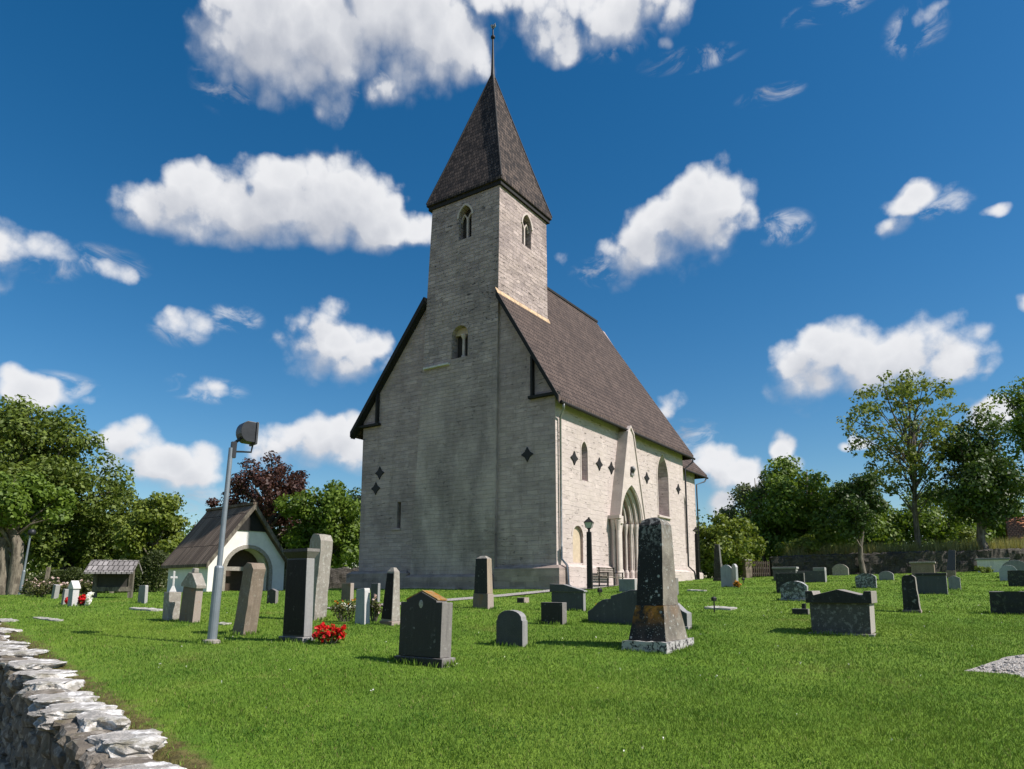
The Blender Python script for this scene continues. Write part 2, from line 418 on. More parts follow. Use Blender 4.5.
def granite(name, base, spec_c, rough, lichen=0., lichen_c=(.42, .43, .39), lscale=9., orange=0., speck=.5, spec=.4, side=None):
    def fn(b, p):
        tc = b.n('TexCoord'); rnd = b.n('ObjectInfo').outputs['Random']
        ob = b.vm('ADD', tc.outputs['Object'], b.n('CombineXYZ', {0: b.math('MULTIPLY', rnd, 40.), 1: b.math('MULTIPLY', rnd, 17.), 2: rnd}).outputs[0])
        s = b.noise(ob, 90, 2, .6); n = b.noise(ob, 2.5, 6, .65)
        col = b.mix(b.step(s, .45, .68, 0, speck), base, spec_c)
        col = b.mix(b.step(n, .4, .75, 0., .5), col, tuple(x * .55 for x in base))
        if side:       # polished faces, rough-hewn weathered edges
            nl = b.n('SeparateXYZ', {0: b.n('VectorTransform', {0: b.n('NewGeometry').outputs['True Normal']}, vector_type='NORMAL', convert_from='WORLD', convert_to='OBJECT').outputs[0]})
            k = b.step(b.math('ABSOLUTE', nl.outputs[0]), .55, .8, 1., 0.)
            sc_ = b.mix(b.noise(ob, 30, 4, .7), tuple(x * .75 for x in side), tuple(min(1, x * 1.25) for x in side))
            col = b.mix(k, col, sc_)
        # rain streaks down the face
        st = b.noise(b.scale(ob, (6, 6, .55)), 2.2, 4, .6)
        col = b.mix(b.step(st, .5, .72, 0., .35), col, tuple(min(1, x * 1.5 + .02) for x in base))
        rg = rough
        if lichen > 0:
            vo = b.voro(b.vm('ADD', ob, b.vm('MULTIPLY', b.noise(ob, 14, 5, .7, out=1), (.16, .16, .16))), lscale)
            spots = b.math('MULTIPLY', b.step(vo, .14, .30, .8, 0.), b.step(b.noise(ob, 3.1, 3, .5), .56 - .2 * lichen, .72 - .2 * lichen))
            cr = b.step(b.noise(ob, 11, 8, .75), .62 - .12 * lichen, .70 - .12 * lichen, 0., min(1, lichen))
            lm = b.math('MAXIMUM', spots, b.math('MULTIPLY', cr, .8))
            col = b.mix(b.math('MULTIPLY', lm, .85), col, lichen_c)
            rg = b.math('ADD', rough, b.math('MULTIPLY', lm, .5), clamp=True)
        if orange > 0:
            col = b.mix(b.step(b.noise(ob, 4.2, 7, .7), .60 - .1 * orange, .68 - .1 * orange, 0., orange), col, (.30, .12, .015))
        b.put(p.inputs['Base Color'], col); b.put(p.inputs['Roughness'], rg); b.put(p.inputs['Specular IOR Level'], spec)
        bump(b, p, b.math('ADD', s, b.noise(ob, 18, 6, .7)), .35 if rough > .4 else .08, .015)
    return mat(name, fn)


M['black'] = granite('black_granite', (.012, .012, .0115), (.035, .035, .035), .45, .15, speck=.3, spec=.35, side=(.20, .185, .17))
M['blackrough'] = granite('rough_black_granite', (.02, .021, .019), (.05, .05, .045), .7, .7, (.13, .15, .10), 7., spec=.3, side=(.13, .125, .115))
M['blacklichen'] = granite('lichened_black_granite', (.015, .015, .014), (.04, .04, .04), .6, .45, (.30, .31, .28), 8., spec=.3, side=(.26, .235, .205))
M['greydark'] = granite('dark_grey_granite', (.042, .047, .05), (.10, .10, .10), .5, .2, (.25, .25, .22), side=(.27, .265, .255))
M['grey'] = granite('grey_granite', (.17, .18, .18), (.30, .30, .30), .6, .3, (.4, .4, .36), side=(.34, .33, .315))
M['bluegrey'] = granite('pale_blue_grey_granite', (.26, .29, .31), (.42, .44, .45), .6, .15, (.45, .45, .4), side=(.50, .49, .47))
M['blackshaft'] = granite('black_shaft_granite', (.013, .013, .012), (.03, .03, .03), .55, .25, (.25, .25, .22), 8., spec=.3, side=(.34, .27, .20))
M['brown'] = granite('brown_sandstone', (.21, .165, .125), (.32, .26, .2), .85, .6, (.36, .33, .27), 10., spec=.2)
M['brownsmooth'] = granite('red_brown_sandstone', (.17, .13, .105), (.26, .2, .16), .8, .35, (.3, .28, .22), 10., .3, spec=.2, side=(.33, .275, .235))
M['taupe'] = granite('weathered_grey_limestone', (.27, .245, .21), (.38, .35, .3), .9, .8, (.46, .45, .40), 9., spec=.2)
M['lichengrey'] = granite('white_lichened_granite', (.07, .075, .07), (.14, .14, .14), .85, 1.15, (.42, .44, .44), 6., spec=.2, side=(.24, .24, .225))
M['plinthlichen'] = granite('white_lichened_plinth', (.03, .03, .03), (.1, .1, .1), .9, 1.6, (.62, .60, .57), 12., spec=.2)
M['orangelichen'] = granite('orange_lichened_cap', (.26, .17, .07), (.38, .27, .12), .9, .5, (.45, .36, .2), 9., .9, spec=.2)
M['whitestone'] = granite('white_limestone', (.58, .57, .54), (.7, .69, .66), .8, .2, (.4, .4, .36), spec=.25)
M['navy'] = granite('polished_blue_black_granite', (.012, .014, .03), (.03, .035, .07), .18, 0., speck=.4, spec=.5, side=(.28, .25, .22))
M['slabstone'] = rubble_rock('flat_slab_limestone', (.5, .47, .42), (.62, .6, .55), .6)


def simple(name, col, rough=.6, metal=0., var=.25, nscale=6., bump_s=.15, spec=.4):
    def fn(b, p):
        ob = b.n('TexCoord').outputs['Object']
        n = b.noise(ob, nscale, 6, .65)
        c = b.mix(b.step(n, .3, .75), tuple(x * (1 - var) for x in col), tuple(min(1, x * (1 + var)) for x in col))
        b.put(p.inputs['Base Color'], c); b.put(p.inputs['Roughness'], rough); b.put(p.inputs['Metallic'], metal); b.put(p.inputs['Specular IOR Level'], spec)
        bump(b, p, n, bump_s, .01)
    return mat(name, fn)


M['tar'] = simple('tarred_timber', (.012, .011, .01), .75, var=.4, nscale=9)
M['iron'] = simple('wrought_iron', (.02, .019, .019), .6, .3)
M['zinc'] = simple('zinc_pipe', (.30, .30, .30), .45, .6)
M['galv'] = simple('galvanised_steel', (.22, .25, .275), .5, .35, var=.12, nscale=3)
M['housing'] = simple('dark_grey_housing', (.022, .024, .028), .45, .1)
M['glassdark'] = simple('dark_window_glass', (.012, .013, .015), .12, var=.3, spec=.6)
M['glasslamp'] = simple('lamp_glass', (.45, .47, .45), .15, var=.1, spec=.6)
M['recess'] = simple('dark_backing', (.045, .04, .035), .9)  # plain dark panel backing the tower openings, slit and notice board
M['oak'] = simple('dark_door_oak', (.055, .035, .022), .7, nscale=10)
M['plasterwhite'] = simple('white_lime_render', (.74, .72, .68), .9, var=.07, nscale=2.5, bump_s=.3, spec=.2)
M['nicheplaster'] = simple('beige_plaster', (.52, .42, .30), .9, var=.1)
M['flash'] = simple('rusty_flashing', (.52, .36, .22), .8, var=.35, nscale=5)
M['gilt'] = simple('gilded_metal', (.6, .5, .3), .35, .8)
M['paintwhite'] = simple('white_paint', (.75, .74, .72), .6, var=.06)
M['reddark'] = simple('dark_red_boards', (.10, .025, .02), .85, nscale=8)
M['treebark'] = None


def shingles(name, c1, c2, row, width, gap=.5):
    def fn(b, p):
        uv = b.n('TexCoord').outputs['UV']; ob = b.n('TexCoord').outputs['Object']
        wob = b.vm('MULTIPLY', b.vm('SUBTRACT', b.noise(uv, 2, 3, .6, out=1), (.5, .5, .5)), (.05, .03, 0))
        br = b.n('TexBrick', {'Vector': b.vm('ADD', uv, wob), 'Color1': (0, 0, 0), 'Color2': (1, 1, 1), 'Mortar': (0, 0, 0), 'Scale': 1., 'Mortar Size': .02, 'Mortar Smooth': .3, 'Bias': 0., 'Brick Width': width, 'Row Height': row}, offset=.5)
        big = b.noise(ob, .5, 5, .6); strk = b.noise(b.scale(uv, (2.2, .25, 1)), 1.5, 5, .65)
        f = b.math('ADD', b.math('MULTIPLY', br.outputs[0], .55), b.math('MULTIPLY', strk, .6))
        col = b.mix(b.step(f, .2, .95), c1, c2)
        col = b.mix(b.step(big, .4, .7, 0, .45), col, tuple(x * .7 for x in c1))
        col = b.mix(b.step(b.noise(ob, 9, 4, .7), .58, .75, 0., .3), col, tuple(min(1, x * 1.5) for x in c2))
        col = b.mix(b.math('MULTIPLY', br.outputs[1], gap), col, (.012, .01, .009))
        b.put(p.inputs['Base Color'], col); b.put(p.inputs['Roughness'], .85); b.put(p.inputs['Specular IOR Level'], .25)
        # each course tilts out at its lower edge
        sp = b.n('SeparateXYZ', {0: uv}); fr = b.math('FRACT', b.math('DIVIDE', sp.outputs[1], row))
        bump(b, p, b.math('SUBTRACT', b.math('ADD', b.math('MULTIPLY', b.math('SUBTRACT', 1., fr), .8), b.math('MULTIPLY', br.outputs[0], .5)), br.outputs[1]), 1., .045)
    return mat(name, fn)


M['roofwood'] = shingles('tarred_shingle_roof', (.070, .050, .042), (.128, .092, .076), .32, .2, .9)
M['spirewood'] = shingles('tarred_spire_shingles', (.020, .016, .015), (.125, .092, .074), .26, .17, .9)
M['gateroof'] = shingles('board_roof', (.11, .08, .06), (.245, .185, .14), 2.2, .2, .8)
M['tile'] = shingles('red_clay_tiles', (.34, .13, .06), (.52, .24, .12), .34, .24, .9)


def foliage(name, c1, c2, trans=.3, nscale=.45):
    def fn(b, p):
        geo = b.n('NewGeometry'); ob = b.n('TexCoord').outputs['Object']
        n = b.noise(ob, nscale, 4, .6)
        f = b.math('ADD', b.math('MULTIPLY', n, .75), b.math('MULTIPLY', geo.outputs['Random Per Island'], .45))
        col = b.mix(b.step(f, .25, .85), c1, c2)
        b.put(p.inputs['Base Color'], col); b.put(p.inputs['Roughness'], .55); b.put(p.inputs['Specular IOR Level'], .35)
        tr = b.n('BsdfTranslucent', {'Color': b.mix(.5, col, (c2[0] * 1.5, c2[1] * 1.5, c2[2] * .6))})
        mx = b.n('MixShader', {0: trans, 1: p.outputs[0], 2: tr.outputs[0]})
        return mx.outputs[0]
    return mat(name, fn)


M['leaf_ash'] = foliage('ash_leaves', (.055, .088, .014), (.165, .22, .036))
M['leaf_maple'] = foliage('maple_leaves', (.05, .095, .011), (.165, .245, .032))
M['leaf_light'] = foliage('light_green_leaves', (.075, .115, .016), (.20, .25, .036))
M['leaf_dark'] = foliage('dark_green_leaves', (.025, .050, .010), (.075, .125, .022), .2)
M['leaf_copper'] = foliage('copper_beech_leaves', (.030, .014, .012), (.095, .042, .030), .25)
M['leaf_grey'] = foliage('grey_green_leaves', (.05, .072, .03), (.13, .16, .07))
M['leaf_hedge'] = foliage('hedge_leaves', (.035, .05, .014), (.085, .11, .03))
M['leaf_rose'] = foliage('rose_leaves', (.05, .06, .018), (.13, .14, .04))
M['petal_red'] = foliage('red_petals', (.45, .006, .008), (.75, .02, .02), .25)
M['petal_pink'] = foliage('pale_pink_petals', (.55, .36, .34), (.75, .62, .56), .2)
M['leaf_ashfine'] = foliage('open_ash_leaves', (.07, .10, .018), (.20, .245, .05), .35)
M['petal_white'] = foliage('white_petals', (.7, .68, .62), (.82, .8, .74), .2)
M['petal_orange'] = foliage('orange_petals', (.5, .18, .02), (.6, .3, .03), .2)
M['strawgrass'] = foliage('tall_dry_grass', (.16, .16, .05), (.36, .34, .13), .3)


def bark(name, c1, c2):
    def fn(b, p):
        ob = b.n('TexCoord').outputs['Object']
        n = b.noise(b.scale(ob, (1, 1, .25)), 6, 6, .7); l = b.noise(ob, 3, 5, .7)
        col = b.mix(b.step(n, .35, .65), c1, c2)
        col = b.mix(b.step(l, .55, .7, 0, .5), col, tuple(min(1, x * 1.5) for x in c2))
        b.put(p.inputs['Base Color'], col); b.put(p.inputs['Roughness'], .95)
        bump(b, p, n, .9, .05)
    return mat(name, fn)


M['bark'] = bark('grey_brown_bark', (.06, .05, .038), (.19, .165, .13))
M['barkpale'] = bark('pale_lichened_bark', (.075, .062, .046), (.24, .205, .155))


def gmat(b, p):
    pos = b.n('NewGeometry').outputs['Position']
    n1 = b.noise(pos, .22, 4, .6); n2 = b.noise(pos, 1.6, 5, .65); n3 = b.noise(pos, 24, 4, .7)
    nb = b.noise(b.scale(pos, (1, .35, 1)), .9, 3, .6)
    col = b.mix(b.step(n2, .3, .7), (.085, .175, .012), (.165, .265, .028))
    col = b.mix(b.step(n1, .42, .68, 0., .55), col, (.18, .25, .034))
    col = b.mix(b.step(nb, .5, .7, 0., .35), col, (.08, .16, .022))
    col = b.mix(b.step(n3, .45, .75, 0., .6), col, (.045, .085, .014))
    at = b.n('Attribute', attribute_name='soil').outputs['Fac']
    soil = b.mix(b.step(b.noise(pos, 5, 5, .7), .35, .65), (.085, .065, .025), (.17, .15, .05))
    k = b.step(b.math('ADD', at, b.math('MULTIPLY', b.math('SUBTRACT', b.noise(pos, 4, 5, .65), .5), .9)), .35, .65)
    col = b.mix(k, col, soil)
    b.put(p.inputs['Base Color'], col); b.put(p.inputs['Roughness'], .9); b.put(p.inputs['Specular IOR Level'], .15)
    bump(b, p, b.math('ADD', b.math('MULTIPLY', n3, .7), n2), .8, .05)


M['ground'] = mat('lawn_soil', gmat)


def grassmat(b, p):
    at = b.n('Attribute', attribute_name='rnd').outputs['Fac']
    pos = b.n('NewGeometry').outputs['Position']
    n = b.noise(pos, .5, 4, .6); n2 = b.noise(pos, .16, 3, .6)
    f = b.math('ADD', b.math('MULTIPLY', at, .6), b.math('MULTIPLY', n, .5))
    col = b.mix(b.step(f, .2, .9), (.076, .156, .017), (.185, .290, .046))
    col = b.mix(b.step(n2, .45, .65, 0, .45), col, (.23, .30, .04))
    col = b.mix(b.step(b.noise(pos, .9, 5, .65), .52, .66, 0., .75), col, (.045, .125, .012))
    col = b.mix(b.step(b.noise(pos, .33, 5, .7), .58, .70, 0., .65), col, (.25, .24, .07))
    col = b.mix(b.step(at, .95, .99), col, (.25, .22, .09))
    b.put(p.inputs['Base Color'], col); b.put(p.inputs['Roughness'], .6); b.put(p.inputs['Specular IOR Level'], .15)
    tr = b.n('BsdfTranslucent', {'Color': b.mix(.5, col, (.26, .36, .04))})
    return b.n('MixShader', {0: .18, 1: p.outputs[0], 2: tr.outputs[0]}).outputs[0]


M['grass'] = mat('lawn_grass', grassmat)


def gravelmat(b, p):
    pos = b.n('NewGeometry').outputs['Position']
    v = b.voro(pos, 38, out=1); vd = b.voro(pos, 38)
    g = b.n('SeparateXYZ', {0: v}).outputs[0]
    col = b.mix(g, (.30, .27, .235), (.62, .585, .53))
    col = b.mix(b.step(vd, .45, .75, 0, .7), col, (.10, .09, .08))
    col = b.mix(b.step(b.noise(pos, 1.2, 4, .6), .5, .75, 0., .3), col, (.33, .28, .22))
    b.put(p.inputs['Base Color'], col); b.put(p.inputs['Roughness'], .95)
    bump(b, p, b.math('SUBTRACT', 1., vd), .9, .03)


M['gravel'] = mat('pale_gravel', gravelmat)

# ------------------------------------------------------------------ terrain
GC = [-1.8357282970399025, -0.010098815818579401, 0.07730731944642825, -1.2936609377230818e-05, 0.0007453634078958713, -0.0007389902022848175]
WALL_D = np.array([-.6594, .7518]); WALL_N = np.array([.7518, .6594]); WALL_P = np.array([-3.01, 5.6])


def wall_side(x, y): return (x - WALL_P[0]) * WALL_N[0] + (y - WALL_P[1]) * WALL_N[1]


def g_in(x, y):
    xx = np.clip(x, -42, 42); yy = np.clip(y, -4, 56)
    return GC[0] + GC[1] * xx + GC[2] * yy + GC[3] * xx * xx + GC[4] * xx * yy + GC[5] * yy * yy + EYE


def ground(x, y):
    """terrain height: churchyard lawn, about a metre lower outside the retaining wall"""
    s = wall_side(x, y)
    k = np.clip((.34 - s) / .2, 0, 1)
    return g_in(x, y) - 1.15 * k - .12 * np.clip((-s) / 4, 0, 1)


def gz(x, y): return float(ground(np.float64(x), np.float64(y)))


def at(px, py):
    """ground point seen at a pixel of the photograph"""
    rx, ry, rz = ray(px, py)
    lo = 3.; Y = 3.
    while Y < 90:
        if EYE + rz / ry * Y < gz(rx / ry * Y, Y): break
        lo = Y; Y += .4
    if Y >= 90: return at_y(px, 42)
    hi = Y
    for _ in range(25):
        m = (lo + hi) / 2
        if EYE + rz / ry * m < gz(rx / ry * m, m): hi = m
        else: lo = m
    return Vector((rx / ry * hi, hi, gz(rx / ry * hi, hi)))


def at_y(px, Y, py=587):
    rx, ry, rz = ray(px, py)
    x = rx / ry * Y
    return Vector((x, Y, gz(x, Y)))


def z_at(px, py, Y):
    rx, ry, rz = ray(px, py); return EYE + rz / ry * Y


def proj(p):
    x, y, z = p[0], p[1], p[2] - EYE
    fw = y * CT + z * ST; up = -y * ST + z * CT
    return CX + F * x / fw, CY - F * up / fw


YAW = R(90 - 33.87)
ED = Vector((math.cos(YAW), math.sin(YAW), 0)); ND = Vector((-math.sin(YAW), math.cos(YAW), 0))

# flat beds that keep the lawn away
PATH = [at(620, 583.6), at(557, 590.6), at(500, 596.5), at(450, 600.6), at(395, 605), at(330, 609.5)]
PLOT = [at(966, 673), at(1008, 658.5), at(1075, 650), at(1075, 700), at(1016, 677)]


def seg_dist(x, y, pts):
    d = np.full(np.shape(x), 1e9)
    for a, c in zip(pts, pts[1:]):
        ax, ay = a[0], a[1]; dx, dy = c[0] - ax, c[1] - ay
        t = np.clip(((x - ax) * dx + (y - ay) * dy) / (dx * dx + dy * dy), 0, 1)
        d = np.minimum(d, np.hypot(x - ax - t * dx, y - ay - t * dy))
    return d


def in_poly(x, y, pts):
    ins = np.zeros(np.shape(x), bool); n = len(pts)
    for i in range(n):
        a, c = pts[i], pts[(i + 1) % n]
        ins ^= ((a[1] > y) != (c[1] > y)) & (x < (c[0] - a[0]) * (y - a[1]) / (c[1] - a[1] + 1e-12) + a[0])
    return ins


def build_ground():
    def axis(lo, hi, step, far):
        core = np.arange(lo, hi + 1e-6, step); k = []
        s = step; x = hi
        while x < far: s *= 1.25; x += s; k.append(x)
        s = step; x = lo; k2 = []
        while x > -far: s *= 1.25; x -= s; k2.append(x)
        return np.array(k2[::-1] + list(core) + k)
    xs = axis(-15, 15, .2, 700); ys = axis(-7, 22, .2, 900)
    X, Y = np.meshgrid(xs, ys); Z = ground(X, Y)
    Z = Z + .03 * np.sin(X * .9 + .5 * Y) * np.sin(Y * .7 - .3 * X) * (wall_side(X, Y) > .6)
    nx, ny = len(xs), len(ys)
    v = np.stack([X.ravel(), Y.ravel(), Z.ravel()], 1)
    i = (np.arange(ny - 1)[:, None] * nx + np.arange(nx - 1)[None]).ravel()
    f = np.stack([i, i + 1, i + nx + 1, i + nx], 1)
    me = quads_mesh('ground', v, f)
    s = wall_side(X, Y).ravel()
    soil = np.where(s < .3, .9, np.clip(1.0 - (s - .3) / .75, 0, 1))
    a = me.attributes.new('soil', 'FLOAT', 'POINT'); a.data.foreach_set('value', soil.astype(np.float32))
    o = link_mesh('ground', me, M['ground'], uv=False, smooth=True)
    tag(o, kind='structure')


def quads_mesh(name, v, f):
    me = bpy.data.meshes.new(name)
    k = f.shape[1]
    me.vertices.add(len(v)); me.vertices.foreach_set('co', np.asarray(v, np.float32).ravel())
    me.loops.add(f.size); me.loops.foreach_set('vertex_index', f.astype(np.int32).ravel())
    me.polygons.add(len(f)); me.polygons.foreach_set('loop_start', np.arange(0, f.size, k, dtype=np.int32))
    me.polygons.foreach_set('loop_total', np.full(len(f), k, np.int32))
    me.update(calc_edges=True)
    return me


build_ground()


def build_path():
    # a thin sheet draped 8 mm above the lawn, its edges wavering
    bm = bmesh.new(); rows = []
    pts = []
    for a, c in zip(PATH, PATH[1:]):
        n = max(2, int((c - a).length / .35))
        pts += [a.lerp(c, k / n) for k in range(n)]
    pts.append(PATH[-1])
    for i, p in enumerate(pts):
        d = (pts[min(i + 1, len(pts) - 1)] - pts[max(i - 1, 0)]); d.z = 0; d.normalize(); s = Vector((-d.y, d.x, 0))
        row = []
        for t in (-1, -.5, 0, .5, 1):
            w = (1.15 if i < 26 else .42) + .14 * mnoise.noise(Vector((i * .6, t * 3, 0)))
            q = p + s * t * w
            row.append(bm.verts.new((q.x, q.y, gz(q.x, q.y) + .035)))
        rows.append(row)
    for a, c in zip(rows, rows[1:]):
        for k in range(4): bm.faces.new((a[k], a[k + 1], c[k + 1], c[k]))
    o = from_bm('gravel_path', bm, M['gravel']); tag(o, kind='structure')
    bm = bmesh.new()
    n = len(PLOT); vs = []
    den = []
    for i in range(n):
        a, c = PLOT[i], PLOT[(i + 1) % n]
        for k in range(8):
            q = a.lerp(c, k / 8); q.x += .05 * mnoise.noise(q * 5); den.append(q)
    cen = sum(den, Vector()) / len(den)
    ctr = bm.verts.new((cen.x, cen.y, gz(cen.x, cen.y) + .06)); ring = [bm.verts.new((q.x, q.y, gz(q.x, q.y) + .03)) for q in den]
    for i in range(len(ring)): bm.faces.new((ctr, ring[i], ring[(i + 1) % len(ring)]))
    # loose stones lying on the bed
    for k in range(260):
        t = rng.random(2)
        q = den[int(rng.integers(len(den)))].lerp(cen, float(rng.random() ** .5))
        r_ = rng.uniform(.015, .045)
        mt = Matrix.Translation((q.x, q.y, gz(q.x, q.y) + .045)) @ Matrix.Rotation(rng.random() * 6, 4, 'Z') @ Matrix.Diagonal((r_ * 1.3, r_, r_ * .6, 1))
        bmesh.ops.create_icosphere(bm, subdivisions=1, radius=1, matrix=mt)
    o = from_bm('gravel_bed', bm, M['gravel']); tag(o, kind='structure')


build_path()

# ------------------------------------------------------------------ retaining wall in the near left corner
def rock(bm, cx, cy, cz, sx, sy, sz, rz, seed, sub=3, amp=.25):
    tmp = bmesh.new()
    bmesh.ops.create_cube(tmp, size=2)
    bmesh.ops.subdivide_edges(tmp, edges=tmp.edges, cuts=sub, use_grid_fill=True)
    for v in tmp.verts:
        c = v.co.copy()
        l = (abs(c.x) ** 5 + abs(c.y) ** 5 + abs(c.z) ** 5) ** .2
        c /= l
        p = c * 1.1 + Vector((seed * 5.3, seed * 2.1, seed))
        k = 1 + amp * mnoise.noise(p) + amp * .5 * mnoise.noise(p * 2.7)
        v.co = Vector((c.x * k, c.y * k, c.z * (1 + .5 * amp * mnoise.noise(p * 1.9))))
    m = Matrix.Translation((cx, cy, cz)) @ Matrix.Rotation(rz, 4, 'Z') @ Matrix.Rotation(random.uniform(-.08, .08), 4, 'X') @ Matrix.Diagonal((sx, sy, sz, 1))
    tmp.transform(m)
    me = bpy.data.meshes.new('t'); tmp.to_mesh(me); tmp.free(); bm.from_mesh(me); bpy.data.meshes.remove(me)


def build_near_wall():
    base = Vector((WALL_P[0], WALL_P[1], 0))
    root = empty('dry_stone_wall', (base.x, base.y, gz(base.x - .4, base.y - .4)), 0,
                 'low dry stone retaining wall with white lichened cap stones in the near corner', 'wall')
    inv = -root.location
    def P(t, s, dz=0.):
        x = base.x + WALL_D[0] * t + WALL_N[0] * s; y = base.y + WALL_D[1] * t + WALL_N[1] * s
        return x, y, float(g_in(x, y)) + dz
    ang = math.atan2(WALL_D[1], WALL_D[0])
    bm = bmesh.new()
    core = [(-.02, -1.5), (.42, -1.5), (.42, -.05), (-.02, -.12)]
    ts = np.arange(-7, 18, .5); rings = []
    for t in ts:
        rings.append([bm.verts.new(Vector(P(t, s + .12, dz)) + inv) for s, dz in core])
    for a, c in zip(rings, rings[1:]):
        for k in range(4): bm.faces.new((a[k], a[(k + 1) % 4], c[(k + 1) % 4], c[k]))
    sd = 0
    z = -1.25
    while z < -.12:
        hgt = random.uniform(.13, .24); t = -6.8 + random.random() * .3
        while t < 17.5:
            ln = random.uniform(.22, .52); x, y, zz = P(t + ln / 2, .14 + random.uniform(-.05, .05), z + hgt / 2)
            sd += 1
            rock(bm, x + inv.x, y + inv.y, zz + inv.z, ln * .52, .2, hgt * .54, ang, sd, 2 if t < 6 else 1, .3)
            t += ln
        z += hgt * .95
    from_bm('rubble_face', bm, M['facerock'], root, smooth=False)
    t = -6.5
    while t < 17.6:
        ln = random.uniform(.35, .95); wd = random.uniform(.38, .66)
        x, y, zz = P(t + ln / 2, random.uniform(.16, .36), -.03 + random.uniform(-.07, .05))
        bm = bmesh.new(); sd += 1
        rock(bm, 0, 0, 0, ln * .52, wd * .5, random.uniform(.09, .15), ang + random.uniform(-.5, .5), sd, 10 if t < 9 else 4, .38)
        zt = max(v.co.z for v in bm.verts)
        for v in bm.verts:            # flat bedded tops
            if v.co.z > zt * .45: v.co.z = zt * .45 + (v.co.z - zt * .45) * .3
        rough_up(bm, .018, 6, sd); rough_up(bm, .009, 18, sd); rough_up(bm, .004, 40, sd)
        from_bm('cap_stone', bm, M['caprock'], root, (x + inv.x, y + inv.y, zz + inv.z), smooth=False)
        t += ln * .92 + (random.uniform(.1, .45) if random.random() < .5 else 0)


build_near_wall()

# ------------------------------------------------------------------ church
CH = empty('stone_church', (1.987, 31.5, EYE - .15), YAW,
           'tall pale limestone church with shingled spire and steep brown roof', 'church')
ZO = (0, 0, .15)     # church heights below are measured from eye level


def cpart(name, bm, m, bevel=0., smooth=False, parent=None):
    return from_bm(name, bm, m, parent or CH, ZO if parent is None else None, smooth, bevel)


S_E = (-.38, 8.6); RIDGE = (5.4, 18.4); N_E = (13.06, 8.54)
sS = (RIDGE[1] - S_E[1]) / (RIDGE[0] - S_E[0]); sN = (RIDGE[1] - N_E[1]) / (N_E[0] - RIDGE[0])
TB = dict(z=-1.6, e0=-.19, e1=5.1, n0=3.29, n1=8.62); TT = dict(z=20.75, e0=-.12, e1=4.46, n0=3.06, n1=7.52)


